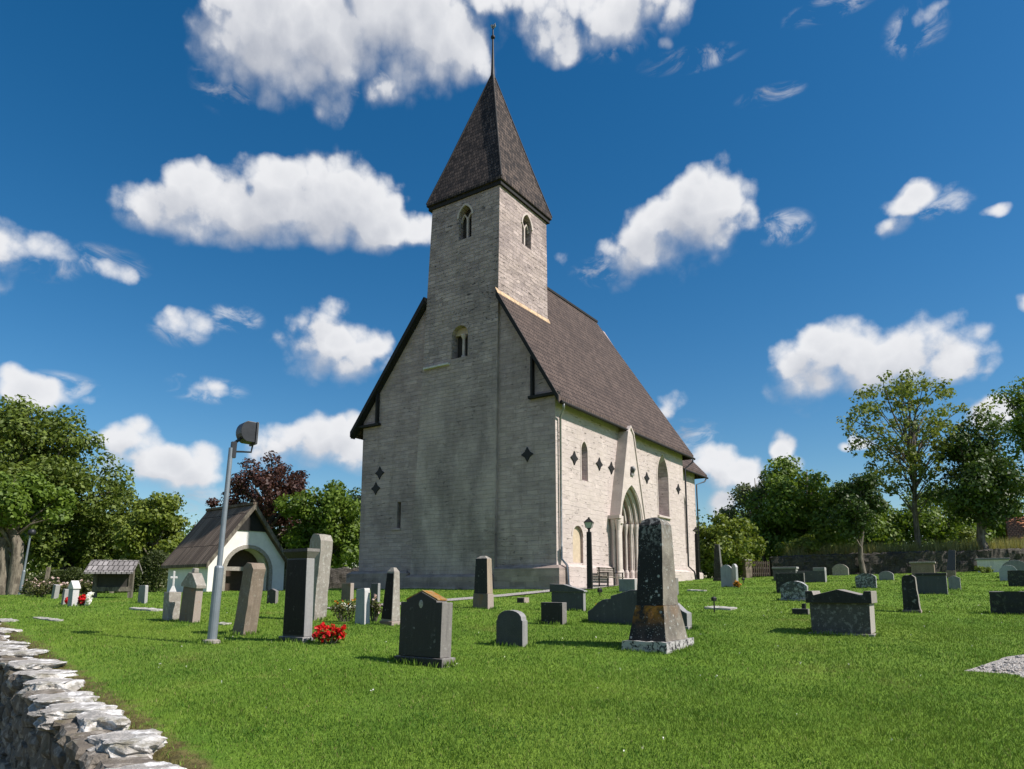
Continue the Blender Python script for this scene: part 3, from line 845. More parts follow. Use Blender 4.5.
def build_church():
    # nave
    bm = bmesh.new()
    prof = [(0, -1.6), (12.4, -1.6), (12.4, N_E[1] + .66 * sN - .3), (RIDGE[0], RIDGE[1] - .36), (0, S_E[1] + .38 * sS - .33)]
    b_prism(bm, prof, 0, 16.35, 'x')
    nave = cpart('nave_wall', bm, [M['rubble'], M['lime']])
    # south side openings
    W1 = [(2.45, 5.1), (3.1, 5.1)] + [(x, z) for x, z in pointed(.325, 6.55, .5, x0=2.775)][::-1]
    W2 = [(12.0, 4.2), (13.7, 4.2)] + pointed(.85, 6.5, 1.5, x0=12.85)[::-1]
    NI = [(1.5, 1.12), (2.5, 1.12)] + rounded(.5, 2.36, x0=2.0)[::-1]
    SL = [(9.42, 3.05), (9.68, 3.05), (9.68, 4.42), (9.42, 4.42)]
    RW = [(11.0, 0)]
    def win(w, sill, spring, rise, c): return [(c - w, sill), (c + w, sill)] + pointed(w, spring, rise, x0=c)[::-1]
    cuts = [(win(.325, 5.1, 6.55, .5, 2.775), -.02, win(.10, 5.3, 6.45, .2, 2.775), .62, 'y'),
            (win(.85, 4.2, 6.5, 1.5, 12.85), -.02, win(.46, 4.5, 6.5, .85, 12.85), .80, 'y'), (NI, -.3, .16, 'y'), (SL, -.4, .5, 'x'),
            ([(4.98, 11.5), (6.07, 11.5), (6.07, 13.4), (4.98, 13.4)], -.5, .6, 'x')]
    PX = 7.12
    for k in range(4):
        w = 1.36 - .2 * k
        cuts.append(([(PX - w, .45), (PX + w, .45)] + pointed(w, 3.35, 2.02 - .22 * k, x0=PX)[::-1], -.9, -.24 + .27 * k, 'y'))
    cut(nave, cuts)
    me = nave.data
    for p in me.polygons: p.material_index = 1 if (p.normal.y < -.5 and p.center.y < 1.) else 0
    # chancel
    bm = bmesh.new()
    b_prism(bm, [(16.3, -1.2), (20.85, -1.2), (20.85, 8.25), (16.3, 8.25)], .8, 11.4, 'y')
    ch = cpart('chancel_wall', bm, M['lime'])
    W3 = [(17.0, 2.2), (18.0, 2.2)] + pointed(.5, 5.2, 1.0, x0=17.5)[::-1]
    cut(ch, [(win(.55, 2.2, 5.4, 1.0, 18.3), .78, win(.25, 2.4, 5.4, .6, 18.3), 1.45, 'y')])
    bm = bmesh.new()
    v = [(16.34, .4, 8.0), (22.4, .4, 8.0), (22.4, 11.8, 8.0), (16.34, 11.8, 8.0), (16.34, 6.1, 15.2), (18.6, 6.1, 15.2)]
    v2 = [(a, c, d - .22) for a, c, d in v]
    b_poly(bm, v + v2, [(0, 1, 5, 4), (1, 2, 5), (2, 3, 4, 5), (0, 6, 7, 1), (1, 7, 8, 2), (2, 8, 9, 3), (6, 10, 11, 7), (7, 11, 8), (8, 11, 10, 9), (0, 4, 10, 6), (4, 3, 9, 10)])
    cpart('chancel_roof', bm, M['roofwood'])
    # nave roof, hipped at the east end
    bm = bmesh.new()
    e0 = -.32
    v = [(e0, *S_E), (17.42, *S_E), (17.42, *N_E), (e0, *N_E), (e0, *RIDGE), (15.0, *RIDGE)]
    v2 = [(a, c, d - .26) for a, c, d in v]
    b_poly(bm, v + v2, [(0, 1, 5, 4), (1, 2, 5), (2, 3, 4, 5), (0, 6, 7, 1), (1, 7, 8, 2), (2, 8, 9, 3), (6, 10, 11, 7), (7, 11, 8), (8, 11, 10, 9), (0, 4, 10, 6), (4, 3, 9, 10)])
    roof = cpart('nave_roof', bm, M['roofwood'])
    zc = 14.5
    k0 = (zc - TB['z']) / (TT['z'] - TB['z'])
    n0 = TB['n0'] + (TT['n0'] - TB['n0']) * k0; n1 = TB['n1'] + (TT['n1'] - TB['n1']) * k0; e1 = TB['e1'] + (TT['e1'] - TB['e1']) * k0
    cut(roof, [([(-2, n0 + .02), (e1 - .05, n0 + .02), (e1 - .05, n1 - .02), (-2, n1 - .02)], 0, 25, 'z')])
    bm = bmesh.new()
    b_box(bm, (e1 - .2, RIDGE[0] - .13, RIDGE[1] - .1), (15.1, RIDGE[0] + .13, RIDGE[1] + .04))
    cpart('ridge_board', bm, M['tar'])
    # verge boards on the west gable
    for (a, c) in ((S_E, n0), (N_E, n1)):
        sl = sS if a is S_E else -sN
        za = a[1]; zb = a[1] + sl * (c - a[0])
        bm = bmesh.new()
        b_prism(bm, [(a[0], za + .03), (c, zb + .03), (c, zb - .34), (a[0], za - .27)], e0 - .06, e0 + .0, 'x')
        b_prism(bm, [(a[0], za - .27), (c, zb - .27), (c, zb - .36), (a[0], za - .34)], e0, -.003, 'x')
        cpart('verge_board', bm, M['tar'])
    # timber brackets at the eaves of the gable
    for sgn, np_, nb, zt in ((1, 1.16, -.3, 10.7), (-1, 11.25, 13.0, 10.5)):
        bm = bmesh.new()
        b_box(bm, (-.22, np_ - .06, 8.75), (-.004, np_ + .06, zt + .1))
        b_box(bm, (-.23, min(nb, np_ + .2 * sgn), 8.74), (-.006, max(nb, np_ + .2 * sgn), 8.87))
        cpart('gable_bracket', bm, M['tar'], .01)
    # tower
    bm = bmesh.new()
    def ringv(T): return [(T['e0'], T['n0'], T['z']), (T['e1'], T['n0'], T['z']), (T['e1'], T['n1'], T['z']), (T['e0'], T['n1'], T['z'])]
    b_poly(bm, ringv(TB) + ringv(TT), [(3, 2, 1, 0), (4, 5, 6, 7), (0, 1, 5, 4), (1, 2, 6, 5), (2, 3, 7, 6), (3, 0, 4, 7)])
    tw = cpart('tower_wall', bm, M['towerstone'])
    BW = [(4.85, 18.0), (5.7, 18.0)] + pointed(.425, 19.25, .62, x0=5.275)[::-1]
    BS = [(1.98, 18.0), (2.88, 18.0)] + pointed(.45, 19.15, .66, x0=2.43)[::-1]
    LW = [(5.0, 11.55), (6.05, 11.55)] + rounded(.525, 12.75, x0=5.525)[::-1]
    cut(tw, [(BW, -1, .32, 'x'), (BS, 2, 3.45, 'y'), (LW, -1, .4, 'x')])
    # spire
    bm = bmesh.new()
    A = (2.42, 5.36, 29.45)
    c0 = [(-.28, 2.86, 20.52), (4.74, 2.86, 20.52), (4.74, 7.84, 20.52), (-.28, 7.84, 20.52)]
    c1 = [(x, y, z + .16) for x, y, z in c0]
    # slight sweep: a ring a third of the way up
    def lerp(p, t, s): return tuple(A[i] + (p[i] - A[i]) * (1 - t) * (s if i < 2 else 1) for i in range(3))
    r1 = [lerp(p, .30, .985) for p in c1]
    b_poly(bm, c0 + c1 + r1 + [A], [(3, 2, 1, 0)] + [(i, (i + 1) % 4, 4 + (i + 1) % 4, 4 + i) for i in range(4)] + [(4 + i, 4 + (i + 1) % 4, 8 + (i + 1) % 4, 8 + i) for i in range(4)] + [(8 + i, 8 + (i + 1) % 4, 12) for i in range(4)])
    cpart('spire', bm, M['spirewood'])
    bm = bmesh.new()
    for p in c1:
        b_tube(bm, [p, lerp(p, .30, .985), A], .045, 6)
    cpart('spire_hip_ridge', bm, M['tar'])
    bm = bmesh.new()
    b_box(bm, (-.2, 2.94, 20.30), (4.66, 7.76, 20.515))
    cpart('spire_eaves_board', bm, M['tar'])
    bm = bmesh.new()
    b_tube(bm, [(A[0], A[1], 29.0), (A[0], A[1], 29.6), (A[0], A[1], 31.0), (A[0], A[1], 32.6)], [.14, .10, .06, .03], 8)
    pole = cpart('spire_pole', bm, M['iron'])
    bm = bmesh.new()
    bmesh.ops.create_uvsphere(bm, u_segments=12, v_segments=8, radius=.13, matrix=Matrix.Translation((A[0], A[1], 31.75)))
    cpart('orb', bm, M['iron'], smooth=True, parent=pole)
    bm = bmesh.new()   # weathercock
    cock = [(-.38, .05), (-.30, .42), (-.12, .22), (.08, .2), (.17, .45), (.26, .5), (.38, .4), (.28, .3), (.22, .08), (.05, -.06), (.03, -.2), (-.03, -.2), (-.05, -.06), (-.22, -.04)]
    b_prism(bm, [(A[1] + y * .5, 32.35 + z * .62) for y, z in cock], A[0] - .015, A[0] + .015, 'x')
    cpart('weathercock', bm, M['gilt'], parent=pole)
    # flashing where the roof meets the tower's south side
    bm = bmesh.new()
    nf = n0 - .0; zf = S_E[1] + sS * (nf + .38)
    b_prism(bm, [(nf - .10, zf - .10 * sS + .015), (nf - .09, zf - .09 * sS + .06), (nf + .03, zf + .16), (nf + .03, zf + .0)], -.36, e1 + .12, 'x')
    cpart('roof_flashing', bm, M['flash'])
    # plinths
    def plinth(name, poly, zt, m, ch=.14, zb=-1.6):
        bm = bmesh.new()
        (x0, y0), (x1, y1) = poly
        b_box(bm, (x0, y0, zb), (x1, y1, zt - ch))
        b_poly(bm, [(x0, y0, zt - ch), (x1, y0, zt - ch), (x1, y1, zt - ch), (x0, y1, zt - ch), (x0 + .26, y0 + .2, zt), (x1 - .02, y0 + .26, zt), (x1 - .02, y1 - .26, zt), (x0 + .26, y1 - .2, zt)],
               [(4, 5, 6, 7), (0, 1, 5, 4), (1, 2, 6, 5), (2, 3, 7, 6), (3, 0, 4, 7)])
        bmesh.ops.remove_doubles(bm, verts=bm.verts, dist=1e-4)
        return cpart(name, bm, m)
    plinth('plinth', ((-.3, -.3), (.6, 3.22)), .97, M['plinthstone'])
    plinth('plinth', ((-.44, 3.225), (.5, 8.66)), .62, M['plinthstone'])
    plinth('plinth', ((-.3, 8.665), (.6, 13.0)), .84, M['plinthstone'])
    plinth('plinth', ((.605, -.28), (5.5, .5)), 1.03, M['lime'])
    plinth('plinth', ((8.78, -.28), (16.6, .5)), 1.06, M['lime'])
    plinth('plinth', ((16.605, .55), (21.1, 1.5)), 1.06, M['lime'])
    # north string course ledge
    bm = bmesh.new()
    b_box(bm, (-.30, 6.15, 11.28), (-.10, 7.85, 11.38)); cpart('string_course', bm, M['whitestone'], .01)
    # ---- windows
    def two_light(axis, c, zs, w, zap, spring, depth, facesign):
        """twin-light tracery window in the tower"""
        def pr(bm, poly, a0, a1):
            b_prism(bm, poly, a0, a1, axis)
        bm = bmesh.new(); pr(bm, [(c - w - .05, zs - .05), (c + w + .05, zs - .05), (c + w + .05, zap), (c - w - .05, zap)], depth - .03, depth + .05)
        win = cpart('window', bm, M['recess'])
        bm = bmesh.new(); pr(bm, [(c - .055, zs), (c + .055, zs), (c + .055, spring + .1), (c - .055, spring + .1)], depth - .22, depth - .1)
        # Y tracery: two small arches and an open quatrefoil above
        hw = w / 2
        for q in (-1, 1):
            cx = c + q * hw
            inner = pointed(hw - .055, spring - .12, .36, 5, cx); outer = pointed(hw, spring - .12, .46, 5, cx)
            for (i0, i1), (o0, o1) in zip(zip(inner, inner[1:]), zip(outer, outer[1:])):
                pr(bm, [i0, i1, o1, o0], depth - .21, depth - .11)
        cpart('tracery', bm, M['ashlar'], parent=win)
        return win
    two_light('x', 5.275, 18.0, .425, 19.95, 19.2, .30, 1)
    two_light('y', 2.43, 18.0, .45, 19.9, 19.1, 3.43, 1)
    def hood(axis, poly, a0, a1, name='window_surround', t=.11, m='ashlar'):
        """thin dressed-stone band that follows an arch outline"""
        bm = bmesh.new()
        cx = (poly[0][0] + poly[-1][0]) / 2
        out = [(cx + (x - cx) * (1 + t / abs(poly[0][0] - cx)), z + t * max(0, (z - poly[0][1])) / max(.01, max(q[1] for q in poly) - poly[0][1])) for x, z in poly]
        for i in range(len(poly) - 1):
            b_prism(bm, [poly[i], poly[i + 1], out[i + 1], out[i]], a0, a1, axis)
        return cpart(name, bm, M[m])
    hood('x', pointed(.43, 19.25, .63, x0=5.275), -.155, -.08)
    hood('y', pointed(.455, 19.15, .67, x0=2.43), 3.02, 3.1)
    # lower west window: round arch over a column
    bm = bmesh.new(); b_box(bm, (.37, 4.95, 11.5), (.45, 6.1, 13.35)); lw = cpart('window', bm, M['recess'])
    bm = bmesh.new(); b_lathe(bm, [(.13, 11.57), (.13, 11.68), (.085, 11.74), (.075, 12.55), (.08, 12.6), (.16, 12.78), (.16, 12.84)], (.12, 5.45), 12)
    cpart('column', bm, M['ashlar'], smooth=False, parent=lw)
    bm = bmesh.new()
    arch = [(5.02, 12.75), (5.02, 12.86)] + [(5.02 + .43 * (1 - math.cos(math.pi * i / 8)) / 2, 12.70 + .17 * math.sin(math.pi * i / 8)) for i in range(1, 8)]
    b_prism(bm, [(4.98, 12.86), (6.07, 12.86), (6.02, 13.1), (5.7, 13.24), (5.3, 13.24), (5.03, 13.1)], .16, .3, 'x')
    cpart('lunette', bm, M['nicheplaster'], parent=lw)
    bm = bmesh.new(); b_box(bm, (.36, 9.38, 3.0), (.48, 9.72, 4.46)); cpart('slit_window', bm, M['recess'])
    bm = bmesh.new(); b_box(bm, (-.06, 9.38, 2.93), (.02, 10.05, 3.04)); cpart('window_sill', bm, M['rubble'], .01)
    # small south window
    bm = bmesh.new(); b_box(bm, (2.4, .58, 5.05), (3.15, .66, 7.1)); w1 = cpart('window', bm, M['glassdark'])
    bm = bmesh.new(); b_box(bm, (2.765, .55, 5.3), (2.785, .575, 6.6))
    for z in (5.5, 5.9, 6.3): b_box(bm, (2.65, .552, z), (2.9, .573, z + .025))
    cpart('glazing_bar', bm, M['iron'], parent=w1)
    # large south window with tracery
    bm = bmesh.new(); b_box(bm, (11.95, .74, 4.15), (13.75, .84, 8.05)); w2 = cpart('window', bm, M['glassdark'])
    bm = bmesh.new()
    b_box(bm, (12.815, .60, 4.45), (12.885, .72, 6.6))
    for q in (-1, 1):
        cx = 12.85 + q * .245
        inner = pointed(.19, 6.3, .36, 6, cx); outer = pointed(.245, 6.3, .45, 6, cx)
        for i in range(len(inner) - 1): b_prism(bm, [inner[i], inner[i + 1], outer[i + 1], outer[i]], .61, .71, 'y')
    cc = [(12.85 + .15 * math.cos(a), 6.93 + .15 * math.sin(a)) for a in np.linspace(0, 2 * math.pi, 13)]
    co = [(12.85 + .20 * math.cos(a), 6.93 + .20 * math.sin(a)) for a in np.linspace(0, 2 * math.pi, 13)]
    for i in range(12): b_prism(bm, [cc[i], cc[i + 1], co[i + 1], co[i]], .62, .70, 'y')
    cpart('tracery', bm, M['ashlar'], parent=w2)
    bm = bmesh.new(); b_prism(bm, [(11.85, 4.08), (13.85, 4.08), (13.85, 4.2), (11.85, 4.2)], -.12, .5, 'y'); cpart('window_sill', bm, M['ashlar'], .015)
    hood('y', [(12.0, 4.2)] + pointed(.85, 6.5, 1.5, x0=12.85) + [(13.7, 4.2)], -.025, .05, t=.1)
    hood('y', [(2.45, 5.1)] + pointed(.325, 6.55, .5, x0=2.775) + [(3.1, 5.1)], -.02, .05, t=.09)
    bm = bmesh.new(); b_box(bm, (17.7, 1.40, 2.15), (18.9, 1.48, 6.6)); cpart('window', bm, M['glassdark'])
    # blocked round-arched doorway
    bm = bmesh.new(); b_box(bm, (1.5, .13, 1.12), (2.5, .159, 2.9)); cpart('blocked_doorway', bm, M['nicheplaster'])
    hood('y', rounded(.5, 2.36, x0=2.0), -.02, .04, 'doorway_surround', .13)
    # ---- iron wall anchors
    star = [(0, .34), (.11, .13), (.28, 0), (.11, -.13), (0, -.34), (-.11, -.13), (-.28, 0), (-.11, .13)]
    star2 = star
    for e, z in ((1.73, 6.06), (4.35, 6.15), (5.73, 6.14), (10.37, 6.21), (15.36, 6.14)):
        bm = bmesh.new(); b_prism(bm, [(e + x * 1.3, z + y) for x, y in star2], -.05, .02, 'y'); cpart('wall_anchor', bm, M['iron'])
    for n, z in ((1.52, 6.12), (11.02, 6.1), (11.28, 5.27)):
        bm = bmesh.new(); b_prism(bm, [(n + x * 1.2, z + y * 1.05) for x, y in star2], -.05, .02, 'x'); cpart('wall_anchor', bm, M['iron'])
    # ---- south portal with steep gable
    bm = bmesh.new()
    b_prism(bm, [(5.5, -1.2), (8.74, -1.2), (8.74, 3.68), (7.5, 8.2), (7.12, 8.5), (6.74, 8.2), (5.5, 3.68)], -.52, .02, 'y')
    pg = cpart('portal_gable', bm, M['ashlar'])
    cs = []
    for k in range(3):
        w = 1.36 - .2 * k
        cs.append(([(PX - w, .45), (PX + w, .45)] + pointed(w, 3.35, 2.02 - .22 * k, x0=PX)[::-1], -.9, (-.3, -.1, .5)[k], 'y'))
    cut(pg, cs)
    bm = bmesh.new()      # coping along both slopes
    for q in (-1, 1):
        b_prism(bm, [(PX + q * 1.66, 3.66), (PX + q * .40, 8.24), (PX, 8.62), (PX, 8.5), (PX + q * .34, 8.16), (PX + q * 1.56, 3.66)], -.58, .02, 'y')
    cpart('gable_coping', bm, M['ashlar'], parent=None)
    bm = bmesh.new()
    for k in range(4):       # archivolt rolls
        w = 1.36 - .2 * k; y = (-.42, -.2, .02, .24)[k]
        pts = [(x, y, z) for x, z in pointed(w - .05, 3.4, 1.97 - .22 * k, 9, PX)]
        b_tube(bm, pts, .075, 8)
    cpart('archivolt', bm, M['ashlar'], smooth=True)
    for q in (-1, 1):
        for k in range(4):
            w = 1.36 - .2 * k; y = (-.42, -.2, .02, .24)[k]
            bm = bmesh.new()
            b_lathe(bm, [(.14, .2), (.14, .75), (.12, .82), (.075, .9), (.075, 2.75), (.085, 2.8), (.12, 3.05), (.15, 3.22), (.15, 3.36)], (PX + q * (w - .04), y), 10)
            cpart('portal_column', bm, M['ashlar'], smooth=False)
        bm = bmesh.new()     # impost block on the outer face
        b_box(bm, (PX + (1.30 if q > 0 else -1.70), -.60, 3.2), (PX + (1.70 if q > 0 else -1.30), -.525, 3.6))
        cpart('impost', bm, M['ashlar'], .02)
    for y in (-.46, -.22):       # clustered shafts carrying the west foot of the gable
        bm = bmesh.new()
        b_lathe(bm, [(.15, -.3), (.15, .6), (.13, .7), (.085, .8), (.085, 2.85), (.10, 2.92), (.13, 3.12), (.17, 3.3), (.17, 3.42)], (5.42, y), 10)
        cpart('portal_column', bm, M['ashlar'])
    bm = bmesh.new(); b_box(bm, (5.2, -.66, 3.43), (5.495, .02, 3.62)); cpart('impost', bm, M['ashlar'], .02)
    bm = bmesh.new(); b_box(bm, (PX - .9, .5, .3), (PX + .9, .56, 5.3)); dr = cpart('door', bm, M['oak'])
    bm = bmesh.new(); b_box(bm, (PX - .02, .47, .45), (PX + .02, .498, 3.2))
    for z in (1.0, 2.6): b_box(bm, (PX - .7, .475, z), (PX + .7, .497, z + .07))
    cpart('hinge', bm, M['iron'], parent=dr)
    bm = bmesh.new()
    bmesh.ops.create_uvsphere(bm, u_segments=12, v_segments=10, radius=.17, matrix=Matrix.Translation((PX + .02, -.58, 6.2)) @ Matrix.Diagonal((.9, 1, 1.15, 1)))
    b_box(bm, (PX - .16, -.6, 5.88), (PX + .2, -.515, 6.02)); rough_up(bm, .03, 9, 3)
    cpart('carved_head', bm, M['greydark'])
    bm = bmesh.new()
    b_box(bm, (5.95, -.95, -.1), (8.3, -.53, .24))
    cpart('portal_step', bm, M['ashlar'], .02)
    # ---- gutters and downpipes
    bm = bmesh.new(); b_tube(bm, [(e0 + .1, -.45, 8.34), (17.4, -.45, 8.34)], .075, 8); cpart('gutter', bm, M['tar'])
    bm = bmesh.new(); b_tube(bm, [(16.5, .34, 7.76), (22.3, .34, 7.76)], .07, 8); cpart('gutter', bm, M['tar'])
    bm = bmesh.new(); b_tube(bm, [(.0, -.45, 8.32), (.1, -.40, 8.1), (.26, -.12, 7.75), (.26, -.1, 1.25), (.3, -.36, .95), (.34, -.40, .1), (.4, -.6, -.05)], .055, 8); cpart('downpipe', bm, M['zinc'], smooth=True)
    bm = bmesh.new(); b_tube(bm, [(17.1, -.45, 8.3), (17.1, -.42, 8.1), (16.5, -.1, 7.6), (16.42, -.1, 1.3), (16.7, -.38, .95), (16.75, -.42, .5), (16.9, -.6, .42)], .055, 8); cpart('downpipe', bm, M['housing'], smooth=True)
    bm = bmesh.new(); b_tube(bm, [(22.0, .34, 7.7), (21.8, .4, 7.45), (20.9, .7, 7.15), (20.85, .68, .6)], .05, 8); cpart('downpipe', bm, M['housing'], smooth=True)


build_church()

# ------------------------------------------------------------------ gravestones
GG = 'gravestones in the churchyard'
FOOT = []           # footprints, so that longer grass can be left standing round them


def dims(pxL, pxM, pxR, py, pytop, yaw=None, Pt=None, t=None, w=None):
    Pm = Pt or at(pxM, py)
    ya = YAW if yaw is None else yaw
    e = Vector((math.cos(ya), math.sin(ya), 0)); n = Vector((-math.sin(ya), math.cos(ya), 0))
    def solve(d, target, hi, sgn):
        lo = 0.
        for _ in range(40):
            m = (lo + hi) / 2
            x = proj(Pm + d * m)[0]
            if (x - target) * sgn > 0: hi = m
            else: lo = m
        return (lo + hi) / 2
    if w is None: w = solve(n, pxL, 6, -1)
    if t is None: t = solve(e, pxR, 3, 1)
    h = z_at(pxM, pytop, Pm.y + (w * n.y + t * e.y) * .5) - Pm.z
    c = Pm + n * (w / 2) + e * (t / 2)
    FOOT.append((c, w, t, ya))
    return c, w, t, h, ya


def slab_profile(kind, w, h, par=None):
    a = w / 2
    if kind == 'rect': return [(-a, 0), (a, 0), (a, h), (-a, h)]
    if kind == 'round':
        r = par or .25; r *= w
        n = 10; pts = [(-a, 0), (a, 0)]
        rr = (a * a + r * r) / (2 * r); th = math.asin(min(1, a / rr))
        if r > a * .98: return pts + [(a * math.cos(math.pi * i / n), h - a + a * math.sin(math.pi * i / n)) for i in range(n + 1)]
        return pts + [(rr * math.sin(th * (1 - 2 * i / n)), h - r + rr * math.cos(th * (1 - 2 * i / n)) - (rr - r)) for i in range(n + 1)]
    if kind == 'shoulder':   # small shoulders with a rounded head
        s = .12 * w; z0 = h * .72
        return [(-a, 0), (a, 0), (a, z0)] + [((a - s * .3) * math.cos(math.pi * i / 10), z0 + (h - z0) * math.sin(math.pi * i / 10) ** .8) for i in range(0, 11)] + [(-a, z0)]
    if kind == 'pediment':   # square shoulders, cut in, low gable
        z0, z1 = h * .84, h * .865
        return [(-a, 0), (a, 0), (a, z0), (a * .72, z0), (a * .74, z1), (0, h), (-a * .74, z1), (-a * .72, z0), (-a, z0)]
    if kind == 'gable': return [(-a, 0), (a, 0), (a, h * (par or .8)), (0, h), (-a, h * (par or .8))]
    if kind == 'taper':
        k = par or .85
        return [(-a, 0), (a, 0), (a * k, h * .93), (a * .4, h), (-a * .4, h), (-a * k, h * .93)]
    if kind == 'slant': return [(-a, 0), (a, 0), (a * .92, h * .96), (-a * .72, h * 1.0), (-a * .8, h * .94)]
    if kind == 'ogee':       # higher at the left, sweeping down
        return [(-a, 0), (a, 0), (a, h * .74), (a * .5, h * .82), (0, h * .93), (-a * .5, h * .99), (-a, h)]
    if kind == 'wings':      # wide tripartite monument
        return [(-a, 0), (a, 0), (a, h * .36), (a * .92, h * .42), (a * .78, h * .62), (a * .66, h * .72), (a * .5, h * .74), (a * .5, h * .82), (a * .25, h * .93), (a * .08, h), (-a * .08, h),
                (-a * .25, h * .93), (-a * .5, h * .82), (-a * .5, h * .74), (-a * .66, h * .72), (-a * .78, h * .62), (-a * .92, h * .42), (-a, h * .36)]


def slab_bm(kind, w, t, h, par=None, rough=0., seed=0, z0=-.12):
    bm = bmesh.new()
    prof = [(y, z if z > 0 else z0) for y, z in slab_profile(kind, w, h, par)]
    b_prism(bm, prof, -t / 2, t / 2, 'x')
    bmesh.ops.recalc_face_normals(bm, faces=bm.faces)
    if rough > 0:
        bmesh.ops.triangulate(bm, faces=bm.faces)
        for _ in range(3):
            bmesh.ops.subdivide_edges(bm, edges=[e for e in bm.edges if e.calc_length() > .12], cuts=1)
            bmesh.ops.triangulate(bm, faces=bm.faces)
        rough_up(bm, rough, 5, seed); rough_up(bm, rough * .5, 15, seed)
    return bm


def frustum(bm, w0, t0, z0, w1, t1, z1):
    b_poly(bm, [(-t0 / 2, -w0 / 2, z0), (t0 / 2, -w0 / 2, z0), (t0 / 2, w0 / 2, z0), (-t0 / 2, w0 / 2, z0), (-t1 / 2, -w1 / 2, z1), (t1 / 2, -w1 / 2, z1), (t1 / 2, w1 / 2, z1), (-t1 / 2, w1 / 2, z1)],
           [(3, 2, 1, 0), (4, 5, 6, 7), (0, 1, 5, 4), (1, 2, 6, 5), (2, 3, 7, 6), (3, 0, 4, 7)])


def place(o, c, ya, lean=0., pitch=0.):
    o.location = c
    o.rotation_euler = (lean, pitch, ya)       # lean: towards the right/south, pitch: backwards


def stone(label, box, kind='rect', m='grey', par=None, rough=0., lean=0., pitch=0., base=None, basem=None, t=None, w=None, yaw=None, bevel=.012, seed=0, cat='gravestone'):
    c, w, t, h, ya = dims(*box, yaw=yaw, t=t, w=w)
    if base:
        o = empty('gravestone', (0, 0, 0)); place(o, c, ya)
        bw, bt, bh = base
        bm = bmesh.new(); b_box(bm, (-t / 2 - bt, -w / 2 - bw, -.15), (t / 2 + bt, w / 2 + bw, bh)); from_bm('plinth', bm, M[basem or m], o, bevel=.012)
        bm = slab_bm(kind, w, t, h - bh, par, rough, seed, z0=0.)
        s = from_bm('slab', bm, M[m], o, (0, 0, bh + .002), bevel=0 if rough else bevel); s.rotation_euler = (lean, pitch, 0)
    else:
        o = from_bm('gravestone', slab_bm(kind, w, t, h, par, rough, seed), M[m], bevel=0 if rough else bevel); place(o, c, ya, lean, pitch)
    tag(o, label, cat, GG)
    return o, c, w, t, h, ya


